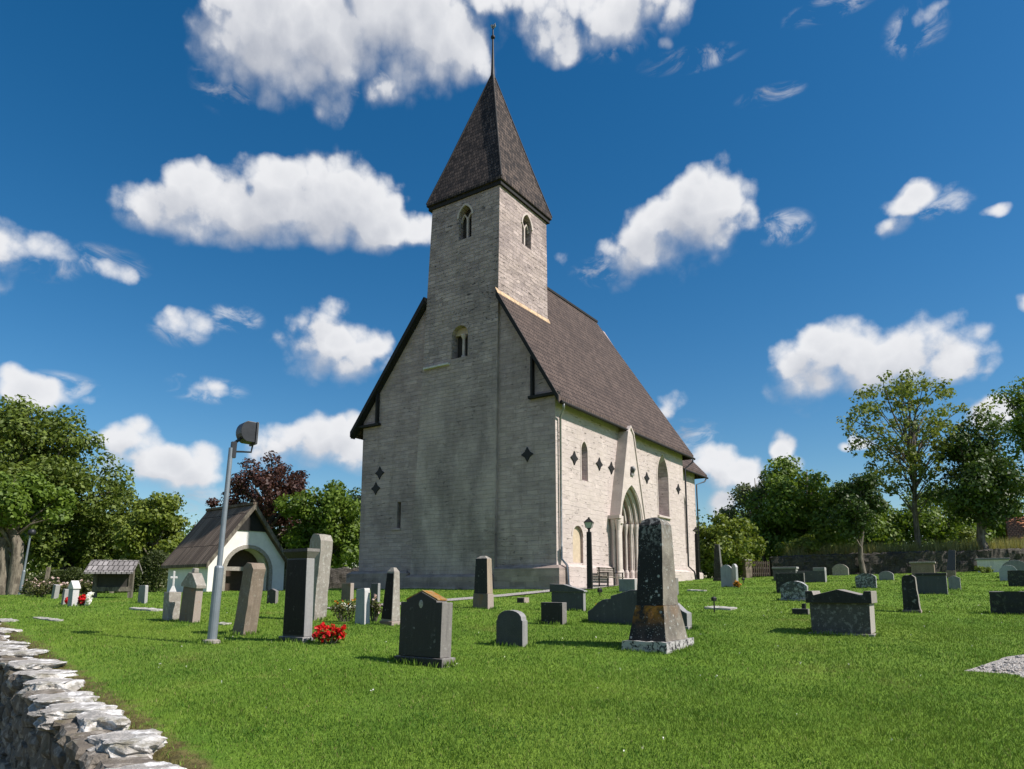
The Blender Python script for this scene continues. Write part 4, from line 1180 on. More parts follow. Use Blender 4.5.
def near_stones():
    # A: black pedimented stone, nearest
    o, c, w, t, h, ya = stone('black pedimented gravestone with an orange lichened cap, nearest stone left of centre', (398, 440, 451, 666, 592), 'pediment', 'black', base=(.06, .03, .10), pitch=R(2))
    bm = bmesh.new(); a = w / 2 * .755; z1 = (h - .1) * .865
    for q in (-1, 1):
        b_prism(bm, [(q * a, z1 + .004), (0, h - .1 + .004), (0, h - .1 + .022), (q * a, z1 + .022)], -t / 2 + .012, t / 2 - .012, 'x')
    cp = from_bm('cap', bm, M['orangelichen'], o, (0, 0, .102)); cp.rotation_euler = (0, R(2), 0)
    bm = bmesh.new(); bmesh.ops.create_uvsphere(bm, u_segments=12, v_segments=8, radius=1, matrix=Matrix.Translation((-t / 2 + .03, 0, h * .80)) @ Matrix.Diagonal((.012, .045, .065, 1)))
    from_bm('medallion', bm, M['taupe'], o, (0, 0, .03), smooth=True)
    # B
    stone('small dark grey gravestone with rounded head alone on the lawn', (496, 522.5, 527.8, 647, 610), 'shoulder', 'greydark')
    # C two-tier pillar
    c, w, t, h, ya = dims(472.5, 487.8, 494, 609.5, 556)
    o = empty('gravestone'); place(o, c, ya); tag(o, 'dark pillar gravestone with brown lower stage standing before the west plinth', 'gravestone', GG)
    bm = bmesh.new(); frustum(bm, w, t, -.1, w * .97, t * .95, h * .29); from_bm('pedestal', bm, M['brownsmooth'], o, bevel=.012)
    bm = bmesh.new(); frustum(bm, w * .9, t * .88, h * .29 + .002, w * .76, t * .74, h * .95); from_bm('shaft', bm, M['blackshaft'], o, bevel=.015)
    bm = bmesh.new(); frustum(bm, w * .755, t * .735, h * .95, w * .3, t * .3, h * 1.0); from_bm('cap', bm, M['taupe'], o, bevel=.01)
    # D tapered obelisk with lichen
    c, w, t, h, ya = dims(380, 391.5, 400.5, 627, 567.5)
    o = empty('gravestone'); place(o, c, ya, R(2.5)); tag(o, 'slim tapered dark obelisk with pale lichened edge beside a rose bush', 'gravestone', GG)
    bm = bmesh.new(); b_box(bm, (-t / 2 - .02, -w / 2 - .02, -.15), (t / 2 + .02, w / 2 + .02, .12)); from_bm('plinth', bm, M['brownsmooth'], o, bevel=.02)
    bm = bmesh.new(); frustum(bm, w * .95, t * .95, .122, w * .62, t * .62, h * .93); from_bm('shaft', bm, M['taupe'], o, bevel=.015)
    bm = bmesh.new(); b_poly(bm, [(-t * .476, -w * .44, .16), (-t * .476, w * .44, .16), (-t * .316, w * .28, h * .9), (-t * .316, -w * .28, h * .9)], [(0, 1, 2, 3)])
    bmesh.ops.solidify(bm, geom=bm.faces, thickness=.012); from_bm('inscription_panel', bm, M['black'], o, (-.008, 0, 0))
    bm = bmesh.new(); frustum(bm, w * .615, t * .615, h * .93, w * .2, t * .3, h); from_bm('cap', bm, M['taupe'], o)
    # E F G K
    stone('pale blue grey gravestone with a sloping top beside the rose bush', (354.6, 364.5, 370, 626, 588), 'slant', 'bluegrey')
    stone('brown grey block gravestone behind pale flowers near the church corner', (341, 350, 353.5, 601.5, 583), 'rect', 'brownsmooth')
    stone('small square dark gravestone close to the north end of the church plinth', (370.5, 377.5, 380, 601.5, 583.2), 'rect', 'greydark')
    stone('small black pointed gravestone in front of the white gatehouse', (266.5, 275, 278, 604.6, 588.6), 'gable', 'black', .86)
    # H monument with cornice
    c, w, t, h, ya = dims(282, 303.5, 312, 642.5, 549)
    o = empty('gravestone'); place(o, c, ya); tag(o, 'tall black monument with flared cornice, beside red flowers', 'gravestone', GG)
    bm = bmesh.new(); b_box(bm, (-t / 2 - .05, -w / 2 - .03, -.15), (t / 2 + .05, w / 2 + .05, .09)); from_bm('plinth', bm, M['greydark'], o, bevel=.015)
    bm = bmesh.new(); frustum(bm, w, t, .092, w * .94, t * .95, h * .895); from_bm('shaft', bm, M['greydark'], o, bevel=.015)
    bm = bmesh.new(); b_poly(bm, [(-t / 2 - .0, -w * .46, .12), (-t / 2 - .0, w * .46, .12), (-t * .475 - .0, w * .43, h * .88), (-t * .475, -w * .43, h * .88)], [(0, 1, 2, 3)])
    bmesh.ops.solidify(bm, geom=bm.faces, thickness=.012); from_bm('inscription_panel', bm, M['black'], o, (-.008, 0, 0))
    bm = bmesh.new(); frustum(bm, w * .94, t * .95, h * .897, w * 1.16, t * 1.5, h * .965); b_box(bm, (-t * .75, -w * .58, h * .967), (t * .75, w * .58, h)); from_bm('cornice', bm, M['black'], o)
    # I tall pale stone behind
    c, w, t, h, ya = dims(300, 314, 326, 620.3, 534.5)
    bm = slab_bm('taper', w, t, h, .8, .02, 5); o = from_bm('gravestone', bm, M['taupe']); place(o, c, ya, R(5.5)); tag(o, 'tall rough pale slab leaning behind the black cornice monument', 'gravestone', GG)
    # J leaning brown stone
    c, w, t, h, ya = dims(232.4, 242.8, 255.7, 634.5, 563)
    bm = slab_bm('taper', w, t, h * 1.01, .95, .018, 6); o = from_bm('gravestone', bm, M['brown']); place(o, c, ya, R(9.5)); tag(o, 'rough brown slab leaning strongly to the right in front of the gatehouse arch', 'gravestone', GG)
    # L gabled roof stone
    c, w, t, h, ya = dims(178, 192, 200, 624, 569)
    o = empty('gravestone'); place(o, c, ya, R(5)); tag(o, 'brown tomb pillar with a gabled cap leaning left of the floodlight mast', 'gravestone', GG)
    bm = bmesh.new(); frustum(bm, w, t, -.12, w * .93, t * .93, h * .66); from_bm('shaft', bm, M['brownsmooth'], o, bevel=.015)
    bm = bmesh.new(); b_prism(bm, [(-w * .56, h * .662), (w * .56, h * .662), (w * .56, h * .72), (w * .14, h * .93), (-w * .14, h * .93), (-w * .56, h * .72)], -t * .62, t * .62, 'x'); from_bm('gabled_cap', bm, M['taupe'], o, bevel=.012)
    bm = bmesh.new(); b_box(bm, (-t * .3, -w * .1, h * .93), (t * .3, w * .1, h * 1.02)); from_bm('finial', bm, M['taupe'], o, bevel=.02)
    # M block with cross
    c, w, t, h, ya = dims(162, 167.5, 179, 622, 592)
    o = empty('gravestone'); place(o, c, ya); tag(o, 'grey stone block topped by a small white cross', 'gravestone', GG)
    bm = bmesh.new(); frustum(bm, w, t, -.12, w * 1.02, t * 1.08, h); from_bm('pedestal', bm, M['taupe'], o, bevel=.012)
    hc = z_at(176, 571, c.y) - z_at(176, 592, c.y)
    bm = bmesh.new(); frustum(bm, .15, .15, h + .002, .05, .05, h + .14); b_box(bm, (-.022, -.021, h + .1), (.022, .021, h + hc)); b_box(bm, (-.075, -.02, h + hc * .64), (.075, .02, h + hc * .64 + .05))
    cr = from_bm('cross', bm, M['whitestone'], o, bevel=.012); cr.rotation_euler = (0, 0, R(-35))
    # left group
    stone('small grey gravestone with a curved top near the notice board', (137, 144.3, 147.5, 604, 585), 'slant', 'grey', lean=R(2))
    o, c, w, t, h, ya = stone('pale gravestone with a white gabled cap beside a flower wreath', (67, 71.5, 78, 606, 589), 'rect', 'bluegrey')
    r = bmesh.new(); b_prism(r, [(-w * .62, 0), (w * .62, 0), (w * .62, .05), (0, .26), (-w * .62, .05)], -t * .6, t * .6, 'x'); e = from_bm('gabled_cap', r, M['whitestone'], o, (0, 0, h + .002), bevel=.01)
    stone('narrow grey slab tilting right, immediately left of the white capped stone', (60.8, 62.8, 67, 604.2, 589), 'rect', 'grey', lean=R(7))
    stone('leftmost narrow grey slab, leaning in front of the rose border', (50.5, 53.2, 58, 599.8, 584.5), 'rect', 'grey', lean=R(10))
    # centre right
    stone('low square black gravestone between the rounded stone and the green box tomb', (541, 562.5, 567, 624.2, 602.3), 'rect', 'black')
    o, c, w, t, h, ya = stone('dark green grey box tomb with a sloping lid near the lantern post', (551.5, 583.5, 586, 611, 592), 'rect', 'greydark')
    bm = bmesh.new(); h2 = z_at(550, 583.8, c.y) - (c.z + h)
    b_prism(bm, [(-w * .54, .002), (w * .54, .002), (w * .54, h2), (w * .1, h2 * .93), (-w * .3, h2 * .45), (-w * .54, h2 * .18)], -t * .7, t * .7, 'x')
    from_bm('lid', bm, M['greydark'], o, (0, 0, h), bevel=.01)
    stone('wide blue grey monument with stepped wings behind the lichened obelisk', (597, 687.5, 692.3, 629, 590), 'wings', 'greydark', w=2.3, base=(.04, .05, .05), basem='grey')
    stone('square grey gravestone beyond the winged monument, before the portal', (619, 635, 637.3, 593, 579), 'rect', 'grey')
    stone('narrow dark gravestone half hidden right of the lichened obelisk', (664, 676.5, 679, 595.5, 578), 'rect', 'black')
    # X great obelisk
    c, w, t, h, ya = dims(628, 665.5, 687, 655, 517.5, w=None)
    cb, wb, tb, hb, _ = dims(622, 667, 694.4, 656, 642)
    o = empty('gravestone'); place(o, cb, ya); tag(o, 'large black two stage obelisk spotted with white lichen on a white crusted plinth', 'gravestone', GG)
    hb = .20
    bm = bmesh.new(); b_box(bm, (-tb / 2, -wb / 2, -.15), (tb / 2, wb / 2, hb))
    bmesh.ops.subdivide_edges(bm, edges=bm.edges, cuts=6, use_grid_fill=True); rough_up(bm, .02, 8, 2); from_bm('plinth', bm, M['plinthlichen'], o)
    H = z_at(650, 518, cb.y) - cb.z
    zt = hb + .56
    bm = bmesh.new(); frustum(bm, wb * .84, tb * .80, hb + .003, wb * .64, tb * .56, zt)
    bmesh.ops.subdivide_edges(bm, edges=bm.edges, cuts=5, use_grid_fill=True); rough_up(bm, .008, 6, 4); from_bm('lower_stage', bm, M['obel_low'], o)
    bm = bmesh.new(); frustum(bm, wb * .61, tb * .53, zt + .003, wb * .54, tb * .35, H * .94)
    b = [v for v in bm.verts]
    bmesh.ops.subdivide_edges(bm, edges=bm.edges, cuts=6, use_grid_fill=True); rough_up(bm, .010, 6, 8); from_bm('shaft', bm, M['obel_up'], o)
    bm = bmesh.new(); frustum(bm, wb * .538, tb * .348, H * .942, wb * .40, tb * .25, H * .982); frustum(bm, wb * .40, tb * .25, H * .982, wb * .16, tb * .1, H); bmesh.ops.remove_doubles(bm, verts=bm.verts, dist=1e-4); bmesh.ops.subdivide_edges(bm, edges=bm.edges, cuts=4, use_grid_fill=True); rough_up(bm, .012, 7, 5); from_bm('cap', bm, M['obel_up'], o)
    # Y book of two leaves, Z far two stage pillar
    c, w, t, h, ya = dims(727, 734, 735.5, 587, 564, t=.12)
    o = empty('gravestone'); place(o, c, R(28)); tag(o, 'blue grey double leaved gravestone, open like a book, right of the church', 'gravestone', GG)
    for k, (yy, rz) in enumerate(((.26, R(24)), (-.24, R(-24)))):
        bm = slab_bm('round', .5, .10, h * (.97 if k == 0 else 1.), .3); s = from_bm('slab', bm, M['bluegrey'], o, (.03, yy, 0), bevel=.012); s.rotation_euler = (0, 0, rz)
    c, w, t, h, ya = dims(714, 721.5, 723.5, 581.5, 544.5)
    o = empty('gravestone'); place(o, c, ya); tag(o, 'tall dark tapering pillar gravestone just right of the church against bushes', 'gravestone', GG)
    bm = bmesh.new(); b_box(bm, (-t / 2 - .05, -w / 2 - .05, -.15), (t / 2 + .05, w / 2 + .05, .15)); from_bm('plinth', bm, M['black'], o, bevel=.02)
    bm = bmesh.new(); frustum(bm, w, t, .152, w * .95, t * .95, h * .48); from_bm('lower_stage', bm, M['blackrough'], o, bevel=.015)
    bm = bmesh.new(); frustum(bm, w * .9, t * .9, h * .48 + .002, w * .62, t * .62, h); from_bm('shaft', bm, M['blackrough'], o, bevel=.03)
    # right hand group
    o, c, w, t, h, ya = stone('dark box tomb with a pale edged flat lid, farthest of three in a row', (773.5, 796.5, 798.3, 580.5, 569), 'rect', 'greydark', t=.5)
    bm = bmesh.new(); b_box(bm, (-t / 2 - .06, -w / 2 - .05, .002), (t / 2 + .06, w / 2 + .05, .11)); from_bm('lid', bm, M['grey'], o, (0, 0, h), bevel=.02)
    stone('brown black square gravestone standing behind the white lichened one', (776.5, 805, 807, 594, 573), 'rect', 'blackrough', t=.16)
    stone('rounded gravestone crusted with white lichen left of the carved monument', (781, 808, 810, 601.5, 581), 'round', 'lichengrey', .2, .02, t=.2, seed=3, base=(.05, .06, .07), basem='grey')
    o, c, w, t, h, ya = stone('long grey box tomb with one raised pale block on its right end', (797, 825.5, 827, 582.5, 571), 'rect', 'greydark', t=.45)
    bm = bmesh.new(); b_box(bm, (-t / 2, -w / 2, .002), (t / 2, -w / 2 + .55, .17)); from_bm('end_block', bm, M['grey'], o, (0, 0, h), bevel=.015)
    # AC carved monument
    c, w, t, h, ya = dims(812, 871.5, 876, 637, 603)
    o = empty('gravestone'); place(o, c, ya); tag(o, 'wide grey monument with carved low pediment top, foremost on the right', 'gravestone', GG)
    bm = bmesh.new(); b_box(bm, (-t / 2 - .05, -w / 2 - .06, -.15), (t / 2 + .07, w / 2 + .06, .05)); from_bm('plinth', bm, M['taupe'], o, bevel=.012)
    bm = bmesh.new(); frustum(bm, w, t, .052, w * 1.02, t, h); from_bm('slab', bm, M['acbody'], o, bevel=.012)
    H = z_at(840, 589.3, c.y) - c.z; H2 = z_at(840, 596, c.y) - c.z; a = w * .56
    bm = bmesh.new(); b_prism(bm, [(-a, h + .003), (a, h + .003), (a, H2 + .10), (a * .78, H2 + .10), (a * .74, H2 + .02), (0, H), (-a * .74, H2 + .02), (-a * .78, H2 + .10), (-a, H2 + .10)], -t * .62, t * .62, 'x'); from_bm('pediment', bm, M['blacklichen'], o, bevel=.012)
    stone('low rounded gravestone blotched with pale blue lichen, right of the carved monument', (856, 876.5, 879, 588.3, 573.3), 'round', 'lichengrey', .18, .015, t=.2, seed=9)
    stone('pale rounded gravestone in front of the far boundary wall', (832.5, 848.5, 850.5, 575.5, 564), 'round', 'taupe', .3, t=.3)
    stone('small grey rounded gravestone low on the grass near the far wall', (879, 893.8, 895.5, 580.3, 571), 'round', 'grey', .25, t=.2)
    stone('leaning black lichened gravestone with narrow rounded head and rusty foot', (903.5, 920.5, 925, 613.3, 575), 'taper', 'blacklichen', .78, .012, lean=R(-1), t=.3, base=(.02, .02, .08), basem='brownsmooth', seed=4)
    o, c, w, t, h, ya = stone('large dark green gravestone with a black top band behind the lichened one', (917.5, 948, 949.5, 594.7, 575.5), 'rect', 'greydark', t=.22)
    bm = bmesh.new(); b_box(bm, (-t / 2 - .03, -w / 2 - .02, .002), (t / 2 + .03, w / 2 + .02, .09)); from_bm('cap', bm, M['black'], o, (0, 0, h), bevel=.015)
    o, c, w, t, h, ya = stone('brown tomb chest with a flat cap close to the far wall', (912, 935, 937, 577, 563.5), 'rect', 'brown', t=.6)
    bm = bmesh.new(); b_box(bm, (-t / 2 - .08, -w / 2 - .08, .002), (t / 2 + .08, w / 2 + .08, .1)); from_bm('cap', bm, M['taupe'], o, (0, 0, h), bevel=.02)
    c, w, t, h, ya = dims(946, 955.5, 957, 578, 550, t=.25)
    o = empty('gravestone'); place(o, c, ya, R(7)); tag(o, 'polished blue black tapered stone leaning on a brown base by the far wall', 'gravestone', GG)
    bm = bmesh.new(); frustum(bm, w * 1.1, .36, -.12, w, .3, h * .27); from_bm('plinth', bm, M['brown'], o, bevel=.02)
    bm = bmesh.new(); frustum(bm, w * .95, .22, h * .27 + .002, w * .72, .18, h); from_bm('slab', bm, M['navy'], o, bevel=.01)
    stone('small grey gravestone with stepped top right of the dark green stone', (949, 961, 963.2, 589.2, 575.5), 'pediment', 'grey', t=.22)
    stone('thin dark upright slab standing in shade before the far wall', (888, 898.5, 900, 573, 555), 'rect', 'black', t=.15)
    stone('blue grey round headed gravestone at the right edge', (1000, 1019, 1021, 581.5, 565), 'round', 'bluegrey', .45, t=.18)
    stone('broad round topped grey gravestone behind the blue grey one at the right edge', (1001, 1032, 1034, 578, 560), 'round', 'grey', .4, t=.3)
    stone('rough black gravestone at the right edge, half way up the lawn', (1009, 1046, 1048, 587.5, 570.5), 'rect', 'blackrough', rough=.02, t=.25, seed=11)
    stone('wide rough black gravestone cut off by the right edge of the view', (991.5, 1044, 1047, 616.5, 591.5), 'rect', 'blackrough', rough=.02, t=.25, seed=12)
    o, c, w, t, h, ya = stone('long pale chest tomb with a grey lid at the foot of the far wall', (978, 1010, 1013, 572, 560), 'rect', 'whitestone', t=.8)
    bm = bmesh.new(); b_box(bm, (-t / 2 - .08, -w / 2 - .08, .002), (t / 2 + .08, w / 2 + .08, .12)); from_bm('lid', bm, M['grey'], o, (0, 0, h), bevel=.02)


def obel(name, orange, top):
    def fn(b, p):
        ob = b.n('TexCoord').outputs['Object']; geo = b.n('NewGeometry')
        s = b.noise(ob, 70, 2, .6); n = b.noise(ob, 3, 6, .65)
        lit = b.step(b.noise(ob, 2.0, 4, .6), .35, .65)
        # south face is weathered to grey-brown, west face still black with white lichen rings
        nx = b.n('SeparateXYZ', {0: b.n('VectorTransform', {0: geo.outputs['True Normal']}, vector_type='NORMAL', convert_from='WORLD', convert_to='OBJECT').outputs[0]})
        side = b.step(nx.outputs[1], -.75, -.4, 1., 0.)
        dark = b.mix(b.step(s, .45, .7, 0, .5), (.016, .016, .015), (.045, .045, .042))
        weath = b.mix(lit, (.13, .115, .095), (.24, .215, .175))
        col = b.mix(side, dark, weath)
        vo = b.voro(b.vm('ADD', ob, b.vm('MULTIPLY', b.noise(ob, 16, 3, .6, out=1), (.03, .03, .03))), 7.5)
        spot = b.math('MULTIPLY', b.step(vo, .10, .22, .9, 0.), b.step(b.voro(b.vm('ADD', ob, (3.1, 1.2, .4)), 4), .2, .45))
        small = b.step(b.voro(ob, 26), .14, .26, .75, 0.)
        col = b.mix(b.math('MAXIMUM', spot, b.math('MULTIPLY', small, b.step(b.noise(ob, 4, 3), .42, .58))), col, (.40, .41, .38))
        if top:
            z = b.n('SeparateXYZ', {0: ob}).outputs[2]
            k = b.math('MULTIPLY', b.step(z, 1.55, 1.95), b.step(b.noise(ob, 13, 7, .75), .48, .58))
            col = b.mix(b.math('MULTIPLY', k, .7), col, (.27, .27, .25))
        if orange:
            z = b.n('SeparateXYZ', {0: ob}).outputs[2]
            k = b.math('MULTIPLY', b.step(z, .38, .70), b.step(b.noise(ob, 5, 7, .7), .40, .60))
            k = b.math('MULTIPLY', b.math('MULTIPLY', k, b.step(z, .86, .74)), b.math('SUBTRACT', 1., b.math('MULTIPLY', side, .8)))
            col = b.mix(b.math('MULTIPLY', k, .85), col, (.36, .15, .015))
        b.put(p.inputs['Base Color'], col); b.put(p.inputs['Roughness'], .7); b.put(p.inputs['Specular IOR Level'], .25)
        bump(b, p, b.math('ADD', b.noise(ob, 14, 6, .7), s), .5, .02)
    return mat(name, fn)


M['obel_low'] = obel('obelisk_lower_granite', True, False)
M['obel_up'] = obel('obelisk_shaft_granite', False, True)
M['acbody'] = granite('weathered_inscription_granite', (.075, .072, .068), (.15, .145, .135), .8, .8, (.30, .295, .275), 5., spec=.2, side=(.36, .33, .29))
near_stones()

# ------------------------------------------------------------------ foliage tools
def leaf_mesh(name, pts, size, up=.3, nrm=None, aspect=.62):
    n = len(pts)
    r = rng.normal(size=(n, 3))
    if nrm is not None: r = r * .75 + nrm * 1.0
    r[:, 2] += up
    r /= np.linalg.norm(r, axis=1)[:, None]
    t = np.cross(r, rng.normal(size=(n, 3))); t /= np.linalg.norm(t, axis=1)[:, None] + 1e-9
    b = np.cross(r, t)
    s = (size * rng.uniform(.5, 1.45, n))[:, None]
    v = np.stack([pts - t * s * .5, pts + b * s * aspect * .5 + r * s * .06, pts + t * s * .5, pts - b * s * aspect * .5 + r * s * .06], 1).reshape(-1, 3)
    f = np.arange(4 * n).reshape(-1, 4)
    return quads_mesh(name, v, f)


def clump_pts(centers, radii, counts, flat=.8, inner=.35):
    out = []; nr = []
    for c, r, k in zip(centers, radii, counts):
        d = rng.normal(size=(k, 3)); d /= np.linalg.norm(d, axis=1)[:, None]
        rad = r * np.clip(inner + (1 - inner) * rng.random(k) ** .5 + rng.normal(size=k) * .10, 0, 1.25)
        p = d * rad[:, None] * np.array([1, 1, flat]) + c
        out.append(p); nr.append(d)
    return np.concatenate(out), np.concatenate(nr)


def make_tree(name, label, x, y, top, crown_bot, rx, m, trunk_r=.25, barkm='bark', nclump=40, per=260, leaf=.30, spread=1., ry=None, shape='round', group='trees around the churchyard', stems=1, clump_r=(.20, .34), seed=1, open_=0., cat='tree', lean=0.):
    global rng
    rng = np.random.default_rng(seed * 101 + 5)
    z0 = gz(x, y); H = top - z0; cb = crown_bot - z0; ry = ry or rx * .85
    root = empty(name, (x, y, z0), 0, label, cat, group)
    cz = (H + cb) / 2; rz = (H - cb) / 2
    cs = []
    tries = 0
    while len(cs) < nclump and tries < 4000:
        tries += 1
        d = rng.normal(size=3); d /= np.linalg.norm(d)
        k = rng.random() ** (.42 if open_ == 0 else .3)
        sh = 1.
        if shape == 'cone': sh = 1 - .35 * max(0, d[2] * k)
        if shape == 'vase': sh = .75 + .35 * d[2] * k
        lump = 1 + .16 * math.sin(3 * math.atan2(d[1], d[0]) + seed) + .12 * math.sin(5 * d[2] + seed * 2)
        c = np.array([d[0] * k * rx * .84 * sh * lump + lean * (d[2] * k + 1) * .5, d[1] * k * ry * .84 * sh * lump, cz + d[2] * k * rz * .86])
        cs.append(c)
    cs = np.array(cs)
    mr = (rx + rz) / 2
    rad = rng.uniform(*clump_r, len(cs)) * mr
    cnt = np.maximum(20, per * (rad / rad.mean()) ** 2 * rng.uniform(.6, 1.25, len(cs))).astype(int)
    p, nr = clump_pts(cs, rad, cnt, .78, .3)
    me = leaf_mesh('crown', p, np.full(len(p), leaf), .35, nr)
    link_mesh('crown', me, M[m], root, uv=False)
    # trunk, limbs
    bm = bmesh.new()
    for s in range(stems):
        off = Vector(((s - (stems - 1) / 2) * trunk_r * 2.0, .1 * s, 0))
        hz = cb + rz * .75
        pts = [off + Vector((0, 0, -.3)), off + Vector((0, 0, .25)), off * .9 + Vector((rng.normal() * .08, rng.normal() * .08, cb * .5)), off * .8 + Vector((rng.normal() * .15, rng.normal() * .15, cb)), off * .5 + Vector((rng.normal() * .3 + lean * .5, rng.normal() * .3, hz)), Vector((rng.normal() * .3 + lean * .9, 0, H - rz * .3))]
        b_tube(bm, pts, [trunk_r * 1.55, trunk_r * 1.15, trunk_r, trunk_r * .85, trunk_r * .45, trunk_r * .12], 10)
    k = 0
    order = rng.permutation(len(cs))[:min(len(cs), 60 if open_ else 34)]
    for i in order:
        c = Vector(cs[i])
        sz = max(cb * .75, min(c.z * .75, cb + rz * .9)) * rng.uniform(.8, 1.)
        st = Vector((lean * .3, 0, sz))
        mid = st.lerp(c, .5) + Vector((rng.normal() * .2, rng.normal() * .2, rng.uniform(.0, .12) * rx))
        rb = trunk_r * rng.uniform(.22, .42)
        b_tube(bm, [st, mid, c, c + (c - mid) * .12], [rb, rb * .6, rb * .3, .015], 6, False)
    from_bm('trunk', bm, M[barkm], root, smooth=True)
    return root


def px_tree(name, label, px, Y, pytop, pybot, halfw, m, **kw):
    P = at_y(px, Y)
    rx = halfw * Y / F * 1.12
    return make_tree(name, label, P.x, Y, z_at(px, pytop, Y), z_at(px, pybot, Y), rx, m, **kw)


def trees():
    # left side
    px_tree('broadleaf_tree', 'huge old broadleaf tree with olive green crown at the left edge', 16, 58, 390, 585, 74, 'leaf_ash', trunk_r=.6, nclump=150, per=260, leaf=.34, seed=1, clump_r=(.14, .24))
    px_tree('broadleaf_tree', 'leafy tree with twin pale trunks, in front of the huge one at the left edge', 8, 40, 466, 545, 52, 'leaf_maple', trunk_r=.34, barkm='barkpale', nclump=46, per=240, leaf=.26, stems=2, seed=2, clump_r=(.2, .32))
    px_tree('broadleaf_tree', 'yellowish tree filling the gap between the huge tree and the rounded one', 98, 62, 474, 590, 36, 'leaf_ash', nclump=55, per=230, leaf=.32, seed=3)
    px_tree('broadleaf_tree', 'bright rounded tree behind the notice board', 150, 57, 482, 588, 31, 'leaf_light', nclump=64, per=230, leaf=.30, seed=4, clump_r=(.18, .3))
    px_tree('broadleaf_tree', 'dark tree low behind the notice board and the huge tree', 62, 66, 505, 585, 50, 'leaf_dark', nclump=40, per=220, leaf=.34, seed=5)
    px_tree('broadleaf_tree', 'distant tree just left of the gatehouse roof', 190, 80, 512, 580, 22, 'leaf_maple', nclump=24, per=200, leaf=.36, seed=6)
    px_tree('copper_beech', 'dark purple leaved copper beech behind the white gatehouse', 264, 62, 452, 545, 46, 'leaf_copper', trunk_r=.4, nclump=75, per=170, leaf=.27, seed=7, clump_r=(.13, .24), open_=1)
    px_tree('copper_beech', 'small purple leaved tree peeping over the left end of the gatehouse ridge', 208, 66, 498, 545, 14, 'leaf_copper', nclump=16, per=150, leaf=.25, seed=8)
    px_tree('broadleaf_tree', 'deep green tree between the copper beech and the church', 330, 60, 474, 585, 44, 'leaf_maple', trunk_r=.35, nclump=80, per=230, leaf=.31, seed=9, clump_r=(.16, .28))
    px_tree('broadleaf_tree', 'dark bushy tree low behind the gatehouse and black monument', 300, 66, 500, 590, 50, 'leaf_dark', nclump=40, per=240, leaf=.34, seed=10)
    px_tree('broadleaf_tree', 'dense dark tree standing behind the north corner of the church', 375, 70, 480, 592, 44, 'leaf_dark', nclump=44, per=240, leaf=.34, seed=11)
    # right side
    px_tree('shrub', 'round yellow green shrub just right of the church', 728, 53, 511, 585, 38, 'leaf_light', trunk_r=.12, nclump=60, per=260, leaf=.26, seed=12, clump_r=(.2, .3), cat='shrub')
    px_tree('broadleaf_tree', 'loose grey green tree behind the round shrub', 766, 64, 462, 572, 32, 'leaf_grey', trunk_r=.25, nclump=50, per=150, leaf=.28, seed=13, clump_r=(.14, .24), open_=1)
    px_tree('broadleaf_tree', 'broad bright green tree mass right of the church', 812, 60, 452, 585, 62, 'leaf_maple', trunk_r=.4, nclump=130, per=250, leaf=.31, seed=14, clump_r=(.15, .26))
    px_tree('ivy_tree', 'dark ivy clad tree with bare pale trunk foot by the far wall', 864, 51.5, 466, 545, 27, 'leaf_dark', trunk_r=.19, nclump=40, per=230, leaf=.24, seed=15, shape='cone')
    px_tree('ash_tree', 'tall open ash tree with sky showing through its branches', 922, 54, 360, 508, 66, 'leaf_ashfine', trunk_r=.21, nclump=250, per=34, leaf=.27, seed=16, clump_r=(.06, .12), open_=1)
    px_tree('broadleaf_tree', 'dense dark green tree beside the tall open ash', 992, 52, 410, 540, 44, 'leaf_dark', trunk_r=.34, nclump=80, per=280, leaf=.26, seed=17, clump_r=(.18, .28), shape='cone')
    px_tree('broadleaf_tree', 'tall tree cut off by the right edge above the tiled roof', 1066, 58, 360, 530, 48, 'leaf_maple', trunk_r=.45, nclump=70, per=200, leaf=.30, seed=18, clump_r=(.14, .24))
    px_tree('broadleaf_tree', 'shadowy tree filling the gap behind the ivy clad tree', 880, 70, 486, 585, 46, 'leaf_maple', nclump=46, per=230, leaf=.34, seed=19)
    px_tree('broadleaf_tree', 'shadowy mid green tree behind the trunk of the tall ash', 938, 68, 478, 580, 44, 'leaf_maple', nclump=46, per=200, leaf=.34, seed=20)
    px_tree('broadleaf_tree', 'shadowy tree behind the loose grey green one', 765, 74, 500, 588, 46, 'leaf_maple', nclump=40, per=220, leaf=.36, seed=21)
    px_tree('broadleaf_tree', 'mid green tree behind the tiled roof at the right edge', 1010, 72, 485, 580, 50, 'leaf_maple', nclump=40, per=220, leaf=.36, seed=24)
    px_tree('shrub', 'pale yellow green shrub above the far wall under the broad tree', 806, 55, 535, 572, 24, 'leaf_light', trunk_r=.08, nclump=24, per=180, leaf=.24, seed=22, clump_r=(.25, .4), cat='shrub')
    px_tree('shrub', 'light green shrub behind the far wall below the dense dark tree', 972, 56, 530, 570, 26, 'leaf_light', trunk_r=.08, nclump=24, per=180, leaf=.24, seed=23, clump_r=(.25, .4), cat='shrub')


trees()


def far_wood():
    global rng
    rng = np.random.default_rng(404)
    cs = []; rd = []
    for k in range(150):
        a = -.95 + 1.9 * k / 149; Y = 92 + rng.uniform(-5, 12); x = math.tan(a) * Y
        h = rng.uniform(5.5, 9.5)
        for j in range(4):
            cs.append((x + rng.normal() * 1.6, Y + rng.normal() * 1.6, gz(x, Y) + h * (.15 + .25 * j))); rd.append(rng.uniform(1.7, 2.7))
    p, nr = clump_pts(np.array(cs), np.array(rd), np.full(len(cs), 90), .85, .4)
    tag(link_mesh('far_wood', leaf_mesh('far_wood', p, np.full(len(p), .55), .35, nr), M['leaf_dark'], uv=False), 'dark band of distant woodland beyond the churchyard', 'woodland', kind='stuff')


far_wood()


